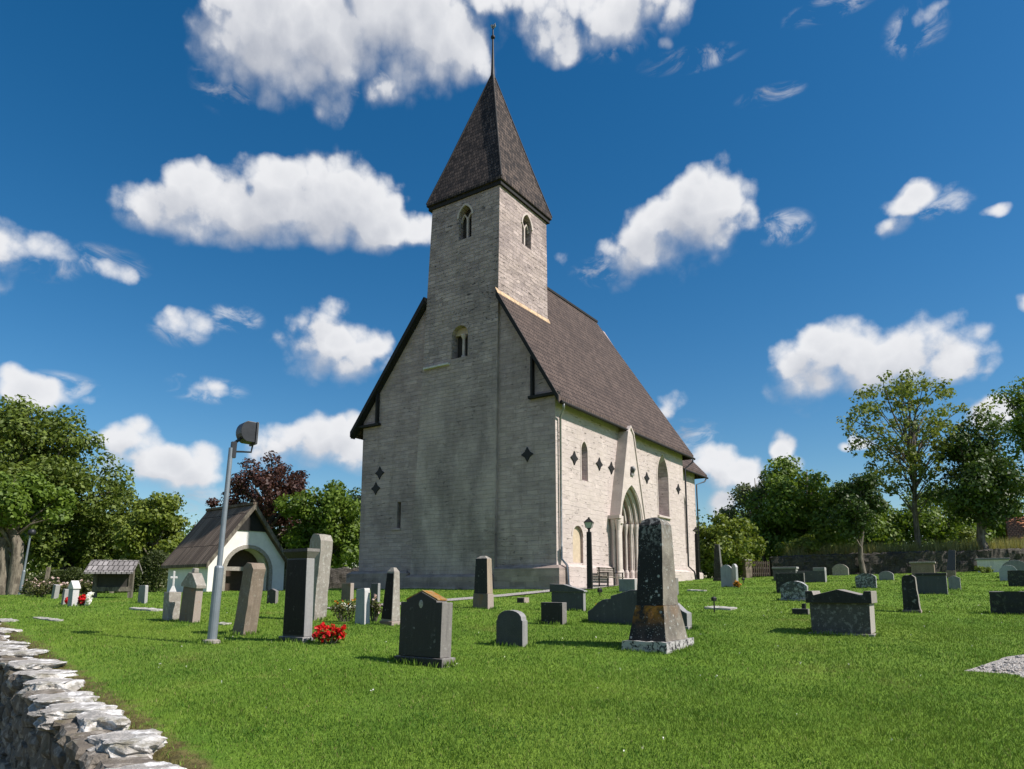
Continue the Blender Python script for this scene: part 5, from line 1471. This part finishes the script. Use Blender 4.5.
def bush(name, label, px, py, hw, hpx, leafm, petal=None, npet=0, nleaf=500, leaf=.08, psize=.07, cat='plant', group=None, Pt=None, seed=1, flat=1.):
    global rng
    rng = np.random.default_rng(seed + 900)
    P = Pt or at(px, py)
    w = hw * P.y / F; h = hpx * P.y / F
    root = empty(name, P, 0, label, cat, group)
    nc = 12
    c = np.stack([rng.uniform(-.75, .75, nc) * w, rng.uniform(-.6, .6, nc) * w * .7 * flat, rng.uniform(.25, .75, nc) * h], 1)
    p, nr = clump_pts(c, rng.uniform(.28, .5, nc) * min(w, h), np.full(nc, nleaf // nc), .9, .2)
    p[:, 2] = np.maximum(p[:, 2], .02)
    link_mesh('foliage', leaf_mesh('foliage', p, np.full(len(p), leaf), .4, nr), M[leafm], root, uv=False)
    bm = bmesh.new()
    for q in c: b_tube(bm, [(q[0] * .3, q[1] * .3, -.05), (q[0] * .8, q[1] * .8, q[2] * .6), tuple(q)], [.015, .01, .005], 5, False)
    from_bm('stem', bm, M['bark'], root)
    if petal:
        c2 = c[rng.integers(nc, size=npet)] + rng.normal(size=(npet, 3)) * np.array([w * .22, w * .16, h * .16]); c2[:, 2] = np.clip(c2[:, 2] + h * .12, .04, h * 1.1)
        p, nr = clump_pts(c2, np.full(npet, psize * .5), np.full(npet, 9), .8, .2)
        link_mesh('blossom', leaf_mesh('blossom', p, np.full(len(p), psize * .8), .6, nr, .9), M[petal], root, uv=False)
    return root


def plants():
    bush('flowering_plant', 'clump of bright red flowers right of the black cornice monument', 329, 644, 15, 18, 'leaf_maple', 'petal_red', 130, 260, .06, .065, seed=1)
    bush('rose_bush', 'straggly rose bush between the pale stone and the slim obelisk', 374, 622, 9, 26, 'leaf_rose', 'petal_pink', 14, 500, .06, .06, seed=2)
    bush('rose_bush', 'low yellowish rose bush left of the pale blue grey stone', 344, 622, 14, 24, 'leaf_rose', 'petal_orange', 8, 500, .06, .05, seed=3)
    bush('flowering_plant', 'scattered white flowers beside the path near the church corner', 346, 611, 8, 6, 'leaf_rose', 'petal_white', 40, 120, .05, .08, seed=4)
    for k, (px, py, hw, hp) in enumerate(((30, 596, 12, 16), (43, 597, 13, 19), (58, 597, 11, 17), (86, 596, 12, 17))):
        lab = ('rose bush with pale blossom nearest the leaning lamp mast', 'fuller pale pink rose bush, second along the border from the lamp mast', 'rose bush behind the narrow leaning slabs', 'reddish rose bush right of the white capped stone')[k]
        bush('rose_bush', lab, px, py, hw, hp, 'leaf_rose', 'petal_pink', 26, 900, .10, .10, seed=10 + k, group='rose bushes in the left border')
    bush('flowering_plant', 'red flowers beside the white capped stone', 81.5, 605.5, 5, 9, 'leaf_maple', 'petal_red', 60, 60, .08, .10, seed=20)
    bush('flowering_plant', 'few red flowers low between the narrow slab and white capped stone', 67.3, 604.5, 2, 7, 'leaf_maple', 'petal_red', 24, 30, .07, .09, seed=21)
    bush('flowering_plant', 'orange flowers right of the double leaved gravestone', 738, 588, 3.5, 7, 'leaf_rose', 'petal_orange', 40, 80, .08, .08, seed=22)
    bush('flowering_plant', 'low reddish plants on the grass beside the green box tomb', 602, 608.5, 7, 6, 'leaf_rose', 'petal_orange', 18, 130, .06, .05, seed=23)
    bush('shrub', 'small bright green shrub in front of the pale chest tomb', 985, 573, 8, 7, 'leaf_light', None, 0, 500, .12, seed=24, cat='shrub')
    # wreath
    P = at(86.5, 606)
    bm = bmesh.new()
    for k in range(14):
        a = 2 * math.pi * k / 14; bmesh.ops.create_icosphere(bm, subdivisions=1, radius=.07, matrix=Matrix.Translation((0.02 * math.sin(k * 5), .17 * math.cos(a), .22 + .17 * math.sin(a))))
    rough_up(bm, .05, 12)
    o = from_bm('wreath', bm, M['petal_white']); o.location = P; o.rotation_euler = (0, R(12), YAW - .6); tag(o, 'white flower wreath leaning beside red flowers', 'wreath')


plants()


def hedge(label, a, c, h, th, leafm, seed, n=9000, leaf=.14, name='hedge'):
    global rng
    rng = np.random.default_rng(seed)
    a = Vector(a); c = Vector(c); d = c - a; L = Vector((d.x, d.y, 0)).length
    u = Vector((d.x, d.y, 0)).normalized(); s = Vector((-u.y, u.x, 0))
    root = empty(name, a, 0, label, 'hedge')
    t = rng.random(n) * L; w = rng.uniform(-1, 1, n); z = rng.random(n) ** .7
    hh = h * (1 + .12 * np.sin(t * 1.3 + seed) + .08 * np.sin(t * 3.1))
    p = np.stack([u.x * t + s.x * w * th / 2, u.y * t + s.y * w * th / 2, z * hh], 1)
    gzv = ground(a.x + p[:, 0], a.y + p[:, 1]) - a.z
    p[:, 2] += gzv
    link_mesh('foliage', leaf_mesh('foliage', p, np.full(n, leaf), .4), M[leafm], root, uv=False)
    bm = bmesh.new()
    for k in range(int(L / .8)):
        q = u * (k * .8 + .3); b_tube(bm, [(q.x, q.y, -.2), (q.x, q.y, h * .7)], [.04, .02], 5, False)
    from_bm('stem', bm, M['bark'], root)


hedge('trimmed green hedge behind the rose border at left', at_y(14, 52), at_y(128, 52), 1.9, 1.3, 'leaf_hedge', 3, 12000)
hedge('shaggy dark hedge between the notice board and the gatehouse', at_y(118, 50), at_y(170, 50), 2.6, 1.6, 'leaf_hedge', 4, 9000)
hedge('dark clipped hedge behind the east end of the church', at_y(690, 57), at_y(760, 57), 1.6, 1.2, 'leaf_dark', 5, 7000)

# ------------------------------------------------------------------ boundary walls, gate, buildings
def boundary(label, a, c, h, th, seed, name='stone_wall'):
    a = Vector(a); c = Vector(c); d = c - a; L = Vector((d.x, d.y, 0)).length; u = Vector((d.x, d.y, 0)).normalized(); s = Vector((-u.y, u.x, 0))
    bm = bmesh.new(); n = int(L / .3); rings = []
    for k in range(n + 1):
        q = a + u * (L * k / n); row = []
        for w, zz in ((-.5, -.4), (-.5, h * .35), (-.47, h * .7), (-.42, h), (0, h * 1.04), (.42, h), (.5, h * .5), (.5, -.4)):
            p = q + s * w * th; zt = gz(q.x, q.y) + zz
            row.append(bm.verts.new((p.x - a.x, p.y - a.y, zt - a.z)))
        rings.append(row)
    for r0, r1 in zip(rings, rings[1:]):
        for k in range(8): bm.faces.new((r0[k], r0[(k + 1) % 8], r1[(k + 1) % 8], r1[k]))
    bm.faces.new(rings[0][::-1]); bm.faces.new(rings[-1])
    bmesh.ops.subdivide_edges(bm, edges=bm.edges, cuts=1, use_grid_fill=True)
    rough_up(bm, .14, 2.0, seed); rough_up(bm, .11, 5, seed)
    o = from_bm(name, bm, M['shaded_drystone']); o.location = a
    tag(o, label, 'wall')
    return o


boundary('long stone boundary wall, coloured dark for tree shade, along the far right side of the lawn', at_y(772, 53), at_y(1090, 50), 1.45, .8, 2)
boundary('low stone boundary wall between the gatehouse and the church', at_y(286, 50), at_y(372, 54), 1.5, .8, 3)


def tall_grass():
    global rng
    rng = np.random.default_rng(77)
    a = at_y(790, 54.6); c = at_y(1080, 52); n = 9000
    t = rng.random(n); w = rng.uniform(-1, 1.6, n)
    x = a.x + (c.x - a.x) * t; y = a.y + (c.y - a.y) * t + w
    z = ground(x, y); h = rng.uniform(1.5, 2.6, n); dx = rng.normal(size=n) * .25; wd = rng.uniform(.03, .07, n); an = rng.random(n) * 6.28
    v = np.stack([np.stack([x - wd * np.cos(an), y - wd * np.sin(an), z], 1), np.stack([x + wd * np.cos(an), y + wd * np.sin(an), z], 1), np.stack([x + dx, y + dx * .5, z + h], 1)], 1).reshape(-1, 3)
    me = quads_mesh('tall_grass', v, np.arange(3 * n).reshape(-1, 3))
    tag(link_mesh('tall_grass', me, M['strawgrass'], uv=False), 'pale tall grass growing behind the far right wall', 'grass', kind='stuff')


tall_grass()


def gatehouse():
    b = R(50); Y = 36.2
    fl = at_y(206.8, Y); g = Vector((math.cos(b), math.sin(b), 0)); hd = Vector((-math.sin(b), math.cos(b), 0))
    def solve(d, target, sgn):
        lo, hi = 0., 12.
        for _ in range(40):
            m = (lo + hi) / 2
            if (proj(fl + d * m)[0] - target) * sgn > 0: hi = m
            else: lo = m
        return lo
    w = solve(g, 283, 1); L = solve(hd, 166.8, -1)
    z0 = fl.z
    ze = z_at(206, 561.5, Y) - z0
    mid = fl + g * (w / 2)
    za = z_at(250, 504, mid.y) - z0
    zg = z_at(250, 531, mid.y) - z0
    root = empty('gatehouse', fl, b, 'white rendered lychgate with a round arch and brown board roof', 'gatehouse')
    sl = (za - .25 - ze) / (w / 2)
    bm = bmesh.new(); b_prism(bm, [(0, -.6), (w, -.6), (w, ze + .1), (w / 2, za - .35), (0, ze + .1)], 0, L, 'y')
    wall = from_bm('wall', bm, M['plasterwhite'], root)
    ac = w * .50; aw = w * .285; asp = z_at(250, 548, Y + 1.2) - z0 - aw
    cut(wall, [([(ac - aw, -.8), (ac + aw, -.8)] + rounded(aw, asp, 14, ac)[::-1], -.5, L - .5, 'y')])
    bm = bmesh.new()
    inn = [(ac - aw, -.1)] + rounded(aw, asp, 14, ac) + [(ac + aw, -.1)]; out = [(ac + (x - ac) * 1.16, asp + (z - asp) * 1.16 if z > asp else z) for x, z in inn]
    for i in range(len(inn) - 1): b_prism(bm, [inn[i], inn[i + 1], out[i + 1], out[i]], -.05, .2, 'y')
    from_bm('arch_ring', bm, M['taupe'], root)
    bm = bmesh.new(); b_box(bm, (ac - aw - .05, .95, -.1), (ac + aw + .05, 1.05, asp + aw + .05)); from_bm('gate_door', bm, M['oak'], root)  # dark door set forward in the arch to make the passage read dark
    bm = bmesh.new(); b_box(bm, (ac - aw, .35, asp + aw * .05), (ac + aw, .5, asp + aw * .22)); from_bm('tie_beam', bm, M['taupe'], root)
    # timber gable
    bm = bmesh.new(); hw = (za - zg) / sl * .93
    b_prism(bm, [(w / 2 - hw, zg), (w / 2 + hw, zg), (w / 2, za - .2)], -.06, -.003, 'y'); from_bm('gable_boards', bm, M['tar'], root)
    # roof
    bm = bmesh.new(); o_ = .28; t = .14
    for q in (0, 1):
        f = (lambda x: x) if q == 0 else (lambda x: w - x)
        b_prism(bm, [(f(-o_), ze - o_ * sl * .6 + .1), (f(w / 2), za), (f(w / 2), za - .22), (f(-o_), ze - o_ * sl * .6 - .06)], -.35, L + .35, 'y')
    from_bm('roof', bm, M['gateroof'], root)
    bm = bmesh.new()
    for q in (0, 1):
        f = (lambda x: x) if q == 0 else (lambda x: w - x)
        b_prism(bm, [(f(-o_ - .02), ze - o_ * sl * .6 + .12), (f(w / 2), za + .03), (f(w / 2), za - .3), (f(-o_ - .02), ze - o_ * sl * .6 - .16)], -.41, -.353, 'y')
    from_bm('verge_board', bm, M['bark'], root)
    bm = bmesh.new(); b_box(bm, (w / 2 - .14, -.42, za - .06), (w / 2 + .14, L + .4, za + .07)); from_bm('ridge_board', bm, M['gateroof'], root)


gatehouse()


def notice_board():
    P = at(112, 598.2)
    k = P.y / F
    root = empty('notice_board', P, R(14), 'wooden notice board under a small shingled roof at left', 'notice board')
    W = 38 * k; H = z_at(112, 560, P.y) - P.z; he = z_at(112, 570, P.y) - P.z
    for q in (-1, 1):
        bm = bmesh.new(); b_box(bm, (q * W * .42 - .08, -.08, -.2), (q * W * .42 + .08, .08, he + .05)); from_bm('post', bm, M['bark'], root, bevel=.01)
    bm = bmesh.new(); b_box(bm, (-W * .40, -.04, he * .30), (W * .40, .03, he * .94)); from_bm('panel', bm, M['recess'], root)
    bm = bmesh.new(); b_box(bm, (-W * .44, -.09, he * .24), (W * .44, .07, he * .40)); from_bm('rail', bm, M['bark'], root, bevel=.01)
    bm = bmesh.new()
    b_prism(bm, [(-.75, he - .08), (0, H), (.75, he - .08), (.75, he - .16), (0, H - .1), (-.75, he - .16)], -W * .56, W * .56, 'x')
    from_bm('roof', bm, M['shake'], root)


M['shake'] = shingles('silvered_shake_roof', (.19, .175, .165), (.34, .315, .30), .35, .18, .7)
notice_board()


def red_house():
    P = at_y(1034, 58)
    root = empty('red_house', P, R(-34), 'dark red house with an orange clay tile roof at the right edge', 'house')
    z1 = z_at(1010, 537, 58) - P.z; z2 = z_at(1010, 516, 61) - P.z
    w = 8.0; x0 = -1.35
    bm = bmesh.new(); b_box(bm, (x0 + .25, .3, -.5), (w, 6.5, z1 + .1)); wl = from_bm('wall', bm, M['reddark'], root)
    bm = bmesh.new(); b_prism(bm, [(-.2, z1 - .1), (3.4, z2), (7., z1 - .1), (7., z1 - .3), (3.4, z2 - .25), (-.2, z1 - .3)], x0, w + .2, 'x'); from_bm('roof', bm, M['tile'], root)
    for k in range(2):
        bm = bmesh.new(); b_box(bm, (x0 + 1.5 + 2.6 * k, .22, .9), (x0 + 2.4 + 2.6 * k, .297, 2.1)); f = from_bm('window', bm, M['paintwhite'], root)
        bm = bmesh.new(); b_box(bm, (x0 + 1.58 + 2.6 * k, .20, .98), (x0 + 2.32 + 2.6 * k, .218, 2.02)); from_bm('pane', bm, M['glassdark'], f)
    P = at_y(66, 62)
    root = empty('low_shed', P, R(5), 'low dark roofed shed half hidden behind the hedge at left', 'shed')
    zt = z_at(66, 562, 62) - P.z; ze = z_at(66, 569, 62) - P.z
    bm = bmesh.new(); b_box(bm, (-1.6, .3, -.3), (1.6, 2.6, ze)); from_bm('wall', bm, M['reddark'], root)
    bm = bmesh.new(); b_prism(bm, [(-.1, ze - .05), (1.45, zt), (3., ze - .05), (3., ze - .2), (1.45, zt - .15), (-.1, ze - .2)], -1.9, 1.9, 'x'); from_bm('roof', bm, M['gateroof'], root)


red_house()


def side_gate():
    P = at_y(748, 52)
    o = empty('gate_pier', P, R(10), 'rubble gate pier standing at the gap in the far boundary', 'pier')
    h = z_at(748, 559.5, 52) - P.z
    bm = bmesh.new(); b_box(bm, (-.24, -.24, -.3), (.24, .24, h - .1)); bmesh.ops.subdivide_edges(bm, edges=bm.edges, cuts=6, use_grid_fill=True); rough_up(bm, .05, 4, 3); from_bm('shaft', bm, M['brown'], o)
    bm = bmesh.new(); b_box(bm, (-.28, -.28, h - .1), (.28, .28, h)); from_bm('cap', bm, M['taupe'], o, bevel=.02)
    P = at_y(753, 52.1); c = at_y(770, 52.6)
    root = empty('wooden_gate', P, math.atan2(c.y - P.y, c.x - P.x), 'brown wooden gate between the pier and the far wall', 'gate')
    L = (c - P).length
    for z in (.25, .65, 1.02):
        bm = bmesh.new(); b_box(bm, (0, -.03, z), (L, .03, z + .1)); from_bm('rail', bm, M['bark'], root)
    bm = bmesh.new(); n = int(L / .16)
    for k in range(n + 1): b_box(bm, (L * k / n - .04, -.06, .1), (L * k / n + .04, -.032, 1.2))
    from_bm('pickets', bm, M['oak'], root)
    # old timber posts at left
    for px, Y, pt, lab, nm in ((45, 47, 567, 'weathered post standing in the hedge at left', 'wooden_post'), (112, 41.5, 584, 'short stump post in front of the notice board', 'wooden_post')):
        P = at_y(px, Y); h = z_at(px, pt, Y) - P.z
        bm = bmesh.new(); b_box(bm, (-.11, -.11, -.2), (.11, .11, h)); o = from_bm(nm, bm, M['barkpale'], bevel=.02); o.location = P; o.rotation_euler = (0, R(3), .4); tag(o, lab, 'post')


side_gate()

# ------------------------------------------------------------------ lamps, bench, small things
def floodlight_mast():
    P = at(211.7, 642)
    h = z_at(231, 447, P.y) - P.z; zc = z_at(219, 566, P.y) - P.z
    root = empty('floodlight_mast', P, 0, 'leaning galvanised mast with one dark floodlight, in the left foreground', 'floodlight')
    root.rotation_euler = (0, R(1.9), R(42))
    bm = bmesh.new(); b_lathe(bm, [(.082, -.3), (.082, zc - .03), (.07, zc), (.05, zc + .01)], sides=16); b_lathe(bm, [(.048, zc), (.042, h)], sides=14); from_bm('pole', bm, M['galv'], root, smooth=False)
    bm = bmesh.new(); b_lathe(bm, [(.15, -.02), (.15, .03), (.09, .05)], sides=16); from_bm('base_collar', bm, M['taupe'], root)
    bm = bmesh.new(); b_box(bm, (.0, -.04, h - .18), (.09, .04, h + .12)); b_tube(bm, [(.06, 0, h - .06), (.2, 0, h - .04), (.38, 0, h - .02), (.40, 0, h + .14)], .018, 6); b_tube(bm, [(.05, 0, h + .1), (.17, 0, h + .22)], .03, 6)
    from_bm('bracket', bm, M['housing'], root)
    bm = bmesh.new()
    prof = [(.33, -.04)] + [(.20 - .20 * math.cos(a) - .0, .22 + .24 * math.sin(a)) for a in np.linspace(-1.15, 1.35, 9)][::1] + [(.33, .47)]
    prof = [(.34, .02), (.14, .02)] + [(.18 - .19 * math.cos(a), .235 + .215 * math.sin(a)) for a in np.linspace(-1.2, 1.2, 9)] + [(.14, .45), (.34, .45)]
    b_prism(bm, [(.07 + x * .8, z * .92 + h + .01) for x, z in prof], -.135, .135, 'y')
    hd = from_bm('lamp_head', bm, M['housing'], root, (.04, 0, .12), bevel=.008)
    bm = bmesh.new(); b_box(bm, (.345, -.155, h), (.385, .155, h + .43)); from_bm('rim', bm, M['galv2'], hd, bevel=.008)
    bm = bmesh.new(); b_box(bm, (.386, -.135, h + .02), (.394, .135, h + .41)); from_bm('lens', bm, M['glasslamp'], hd)


M['galv2'] = simple('aged_grey_metal', (.05, .052, .056), .5, .2)
floodlight_mast()


def far_lamp():
    P = at_y(20.5, 38.5); h = z_at(26, 534, 38.5) - P.z
    root = empty('street_lamp', P, 0, 'thin blue grey lamp mast leaning beside the twin pale trunks', 'street lamp')
    root.rotation_euler = (0, R(4), 0)
    bm = bmesh.new(); b_lathe(bm, [(.09, -.3), (.08, 1.3), (.055, 1.35), (.045, h)], sides=12); from_bm('pole', bm, M['galv'], root)
    bm = bmesh.new(); bmesh.ops.create_uvsphere(bm, u_segments=14, v_segments=10, radius=.2, matrix=Matrix.Translation((.05, 0, h + .1))); from_bm('lamp_head', bm, M['housing'], root, smooth=True)


far_lamp()


def lantern_post(px, py, ptop, pshaft, label, Y=None):
    P = at(px, py) if Y is None else at_y(px, Y)
    h = z_at(px, ptop, P.y) - P.z; hs = z_at(px, pshaft, P.y) - P.z
    root = empty('lantern_post', P, YAW + .3, label, 'lantern', 'lantern posts by the church')
    bm = bmesh.new(); frustum(bm, .24, .24, -.2, .20, .20, hs); from_bm('post', bm, M['tar'], root, bevel=.015)
    bm = bmesh.new(); b_lathe(bm, [(.06, hs), (.05, hs + .12), (.10, hs + .15), (.10, hs + .18)], sides=8); from_bm('neck', bm, M['iron'], root)
    z0 = hs + .18; z1 = h - .25
    bm = bmesh.new(); frustum(bm, .22, .22, z0, .34, .34, z1); from_bm('lamp_glass', bm, M['glasslamp'], root)
    bm = bmesh.new()
    for sx in (-1, 1):
        for sy in (-1, 1): b_tube(bm, [(sx * .115, sy * .115, z0), (sx * .175, sy * .175, z1)], .014, 5)
    from_bm('frame', bm, M['iron'], root)
    bm = bmesh.new(); frustum(bm, .42, .42, z1 + .002, .12, .12, h - .08); b_lathe(bm, [(.04, h - .08), (.05, h - .04), (.015, h)], sides=8); from_bm('lamp_cap', bm, M['iron'], root)


lantern_post(590, 589.2, 517, 532, 'black post lantern standing on the path left of the portal')
lantern_post(698.3, 578.8, 527, 534, 'black post lantern at the far end of the chancel', 46.5)


def bench():
    P = at(605, 585.2)
    P = Vector((1.987, 31.5, 0)) + ED * 3.75 - ND * .85; P.z = gz(P.x, P.y)
    root = empty('garden_bench', P, YAW, 'dark slatted bench against the wall left of the portal', 'bench')
    L = 1.9
    bm = bmesh.new()
    for k in range(4): b_box(bm, (-L / 2, -.22 + k * .115, .43), (L / 2, -.13 + k * .115, .465))
    from_bm('seat', bm, M['bark'], root)
    bm = bmesh.new()
    for k in range(4): b_box(bm, (-L / 2, .25 + k * .012, .52 + k * .105), (L / 2, .275 + k * .012, .6 + k * .105))
    from_bm('backrest', bm, M['bark'], root)
    for q in (-1, 1):
        x = q * L * .42
        for y in (-.2, .26):
            bm = bmesh.new(); b_box(bm, (x - .025, y - .025, -.02), (x + .025, y + .025, .92 if y > 0 else .64)); from_bm('leg', bm, M['iron'], root)
        bm = bmesh.new(); b_box(bm, (x - .03, -.24, .64), (x + .03, .27, .68)); from_bm('armrest', bm, M['iron'], root)


bench()


def small_things():
    def slab(label, px, py, a, c, h=.03, seed=0, name='grave_slab'):
        P = at(px, py)
        bm = bmesh.new(); b_box(bm, (-c / 2, -a / 2, -.05), (c / 2, a / 2, h)); bmesh.ops.subdivide_edges(bm, edges=bm.edges, cuts=5, use_grid_fill=True)
        for v in bm.verts:
            r_ = Vector((v.co.x / c * 2, v.co.y / a * 2)); k = max(abs(r_.x), abs(r_.y)) / max(r_.length, .01)
            v.co.x *= .6 + .4 * k; v.co.y *= .6 + .4 * k
        rough_up(bm, .02, 6, seed)
        o = from_bm(name, bm, M['slabstone']); o.location = P; o.rotation_euler = (R(2), R(-2), YAW); tag(o, label, 'grave slab', 'flat grave slabs in the grass')
    slab('flat pale slab in the grass with a black lantern stake before it', 721, 608.3, .8, .7, .03, 1)
    slab('flat pale slab in the grass behind the great obelisk, near the east wall', 697, 590.5, .8, .4, .025, 2)
    slab('flat pale slab at the left edge above the near wall', 4, 620.5, .8, .4, .02, 3)
    slab('longer flat pale slab in the grass near the left edge', 48, 619.3, 1.3, .22, .02, 4)
    slab('small flat slab in the grass right of the floodlight mast', 222, 624.5, .4, .25, .03, 5)
    slab('pale flat slab beside the path left of the block with cross', 146, 609.5, 1.3, .4, .03, 6)
    def lantern(label, px, py, h, s=.14):
        P = at(px, py)
        root = empty('grave_lantern', P, .4, label, 'grave lantern', 'grave lanterns')
        bm = bmesh.new(); b_tube(bm, [(0, 0, -.1), (0, 0, h - s)], .02, 6); from_bm('stake', bm, M['iron'], root)
        bm = bmesh.new(); frustum(bm, s, s, h - s, s * 1.15, s * 1.15, h - s * .2); frustum(bm, s * 1.3, s * 1.3, h - s * .2, .03, .03, h + s * .3); from_bm('housing', bm, M['iron'], root)
    lantern('black stake lantern before the flat slab right of the great obelisk', 714.5, 611.5, .36, .09)
    lantern('small black stake lantern right of the orange flowers', 743.5, 584, .28, .1)
    lantern('small black lantern on the grass near the portal', 600, 596.3, .26, .12)
    # small low grave markers
    P = at(801, 614)
    root = empty('flower_box', P, YAW, 'black flower trough with a vase left of the carved monument', 'flower box')
    bm = bmesh.new(); b_box(bm, (-.1, -.19, -.02), (.1, .19, .13)); from_bm('trough', bm, M['black'], root, bevel=.01)
    bm = bmesh.new(); b_lathe(bm, [(.05, .13), (.055, .25), (.04, .26)], (0, -.08), 10); from_bm('vase', bm, M['iron'], root)
    P = at(523, 602.4)
    root = empty('grave_marker', P, YAW, 'little brown and black marker stone before the path', 'grave marker')
    bm = bmesh.new(); b_box(bm, (-.14, -.14, -.05), (.14, .14, .15)); from_bm('block', bm, M['brownsmooth'], root, bevel=.015)
    bm = bmesh.new(); b_box(bm, (-.152, -.11, .02), (-.142, .11, .13)); from_bm('plate', bm, M['black'], root)


small_things()

# ------------------------------------------------------------------ lawn grass
def build_grass():
    global rng
    rng = np.random.default_rng(5)
    def field(n, y0, y1, hmin, hmax, wd, p=1.0):
        u = rng.random(n)
        # even density over the visible wedge (area grows with y)
        y = np.sqrt(y0 ** 2 + u * (y1 ** 2 - y0 ** 2))
        y = np.maximum(4.4, y * (1 + .13 * rng.normal(size=n)))      # density zones melt into each other
        x = rng.uniform(-.80, .80, n) * y
        s = wall_side(x, y)
        cl = np.array([mnoise.noise(Vector((a * 1.1, c * 1.1, 0))) for a, c in zip(x[::40], y[::40])]).repeat(40)[:n] if False else np.sin(x * 2.1 + y) * np.sin(y * 1.7 - x * .6) * .5
        edge = np.clip((s - .36) / .8, 0, 1) ** 1.2
        keep = (rng.random(n) < edge) & (seg_dist(x, y, PATH) > .5) & ~in_poly(x, y, PLOT)
        x, y, cl, s = x[keep], y[keep], cl[keep], s[keep]; m = len(x)
        z = ground(x, y) + .03 * np.sin(x * .9 + .5 * y) * np.sin(y * .7 - .3 * x) - .004
        h = rng.uniform(hmin, hmax, m) * (1 + .35 * cl)
        an = rng.random(m) * 2 * np.pi; ln = rng.uniform(.1, .75, m) * h
        la = rng.random(m) * 2 * np.pi
        w = wd * rng.uniform(.7, 1.3, m)
        cx, cy = np.cos(an) * w, np.sin(an) * w
        lx, ly = np.cos(la) * ln, np.sin(la) * ln
        v = np.stack([np.stack([x - cx, y - cy, z], 1), np.stack([x + cx, y + cy, z], 1),
                      np.stack([x + lx * .45 + cx * .6, y + ly * .45 + cy * .6, z + h * .62], 1), np.stack([x + lx, y + ly, z + h], 1)], 1)
        r = rng.random(m)
        return v.reshape(-1, 3), np.repeat(r, 4)
    V, Rn = zip(field(230000, 4.6, 9.5, .018, .046, .0036), field(220000, 9.5, 18, .02, .048, .006), field(120000, 18, 34, .025, .055, .013), field(50000, 34, 52, .03, .06, .025))
    V, Rn = list(V), list(Rn)
    for c, w, t, ya in FOOT + [(at(211.7, 642), .25, .25, 0.)]:
        if c.y > 40: continue
        m = int(min(420, 240 * (w + t)) * (1 if c.y < 22 else .5)); k = rng.integers(0, 4, m); u = rng.uniform(-.5, .5, m); o = .03 + np.abs(rng.normal(size=m)) * .05
        lx = np.where(k < 2, u * t, np.where(k == 2, -1, 1) * (t / 2 + o + .03)); ly = np.where(k < 2, np.where(k == 0, -1, 1) * (w / 2 + o + .03), u * w)
        x = c.x + math.cos(ya) * lx - math.sin(ya) * ly; y = c.y + math.sin(ya) * lx + math.cos(ya) * ly
        z = ground(x, y) - .004; h = rng.uniform(.04, .10, m); an = rng.random(m) * 6.28; wd = .004 + .0004 * c.y; la = rng.random(m) * 6.28; ln = rng.uniform(.1, .6, m) * h
        cx, cy = np.cos(an) * wd, np.sin(an) * wd; bx, by = np.cos(la) * ln, np.sin(la) * ln
        V.append(np.stack([np.stack([x - cx, y - cy, z], 1), np.stack([x + cx, y + cy, z], 1), np.stack([x + bx * .45 + cx * .6, y + by * .45 + cy * .6, z + h * .62], 1), np.stack([x + bx, y + by, z + h], 1)], 1).reshape(-1, 3))
        Rn.append(np.repeat(rng.random(m) * .94, 4))
    V = np.concatenate(V); Rn = np.concatenate(Rn)
    me = quads_mesh('grass', V, np.arange(len(V)).reshape(-1, 4))
    a = me.attributes.new('rnd', 'FLOAT', 'POINT'); a.data.foreach_set('value', Rn.astype(np.float32))
    tag(link_mesh('grass', me, M['grass'], uv=False), 'mown green lawn grass of the churchyard', 'grass', kind='stuff')
    # clover heads and daisies
    n = 110
    y = np.sqrt(5 ** 2 + rng.random(n) * (20 ** 2 - 25)); x = rng.uniform(-.5, .75, n) * y
    k = wall_side(x, y) > 1.0; x, y = x[k], y[k]
    pts = np.stack([x, y, ground(x, y) + .055], 1)
    pts = np.repeat(pts, 4, 0) + rng.normal(size=(len(pts) * 4, 3)) * .006
    me = leaf_mesh('daisies', pts, np.full(len(pts), .016), 1.2, None, .9)
    tag(link_mesh('daisies', me, M['petal_white'], uv=False), 'tiny white daisies scattered through the lawn', 'flowers', kind='stuff')


build_grass()

# clean up unused meshes
for me in list(bpy.data.meshes):
    if me.users == 0: bpy.data.meshes.remove(me)
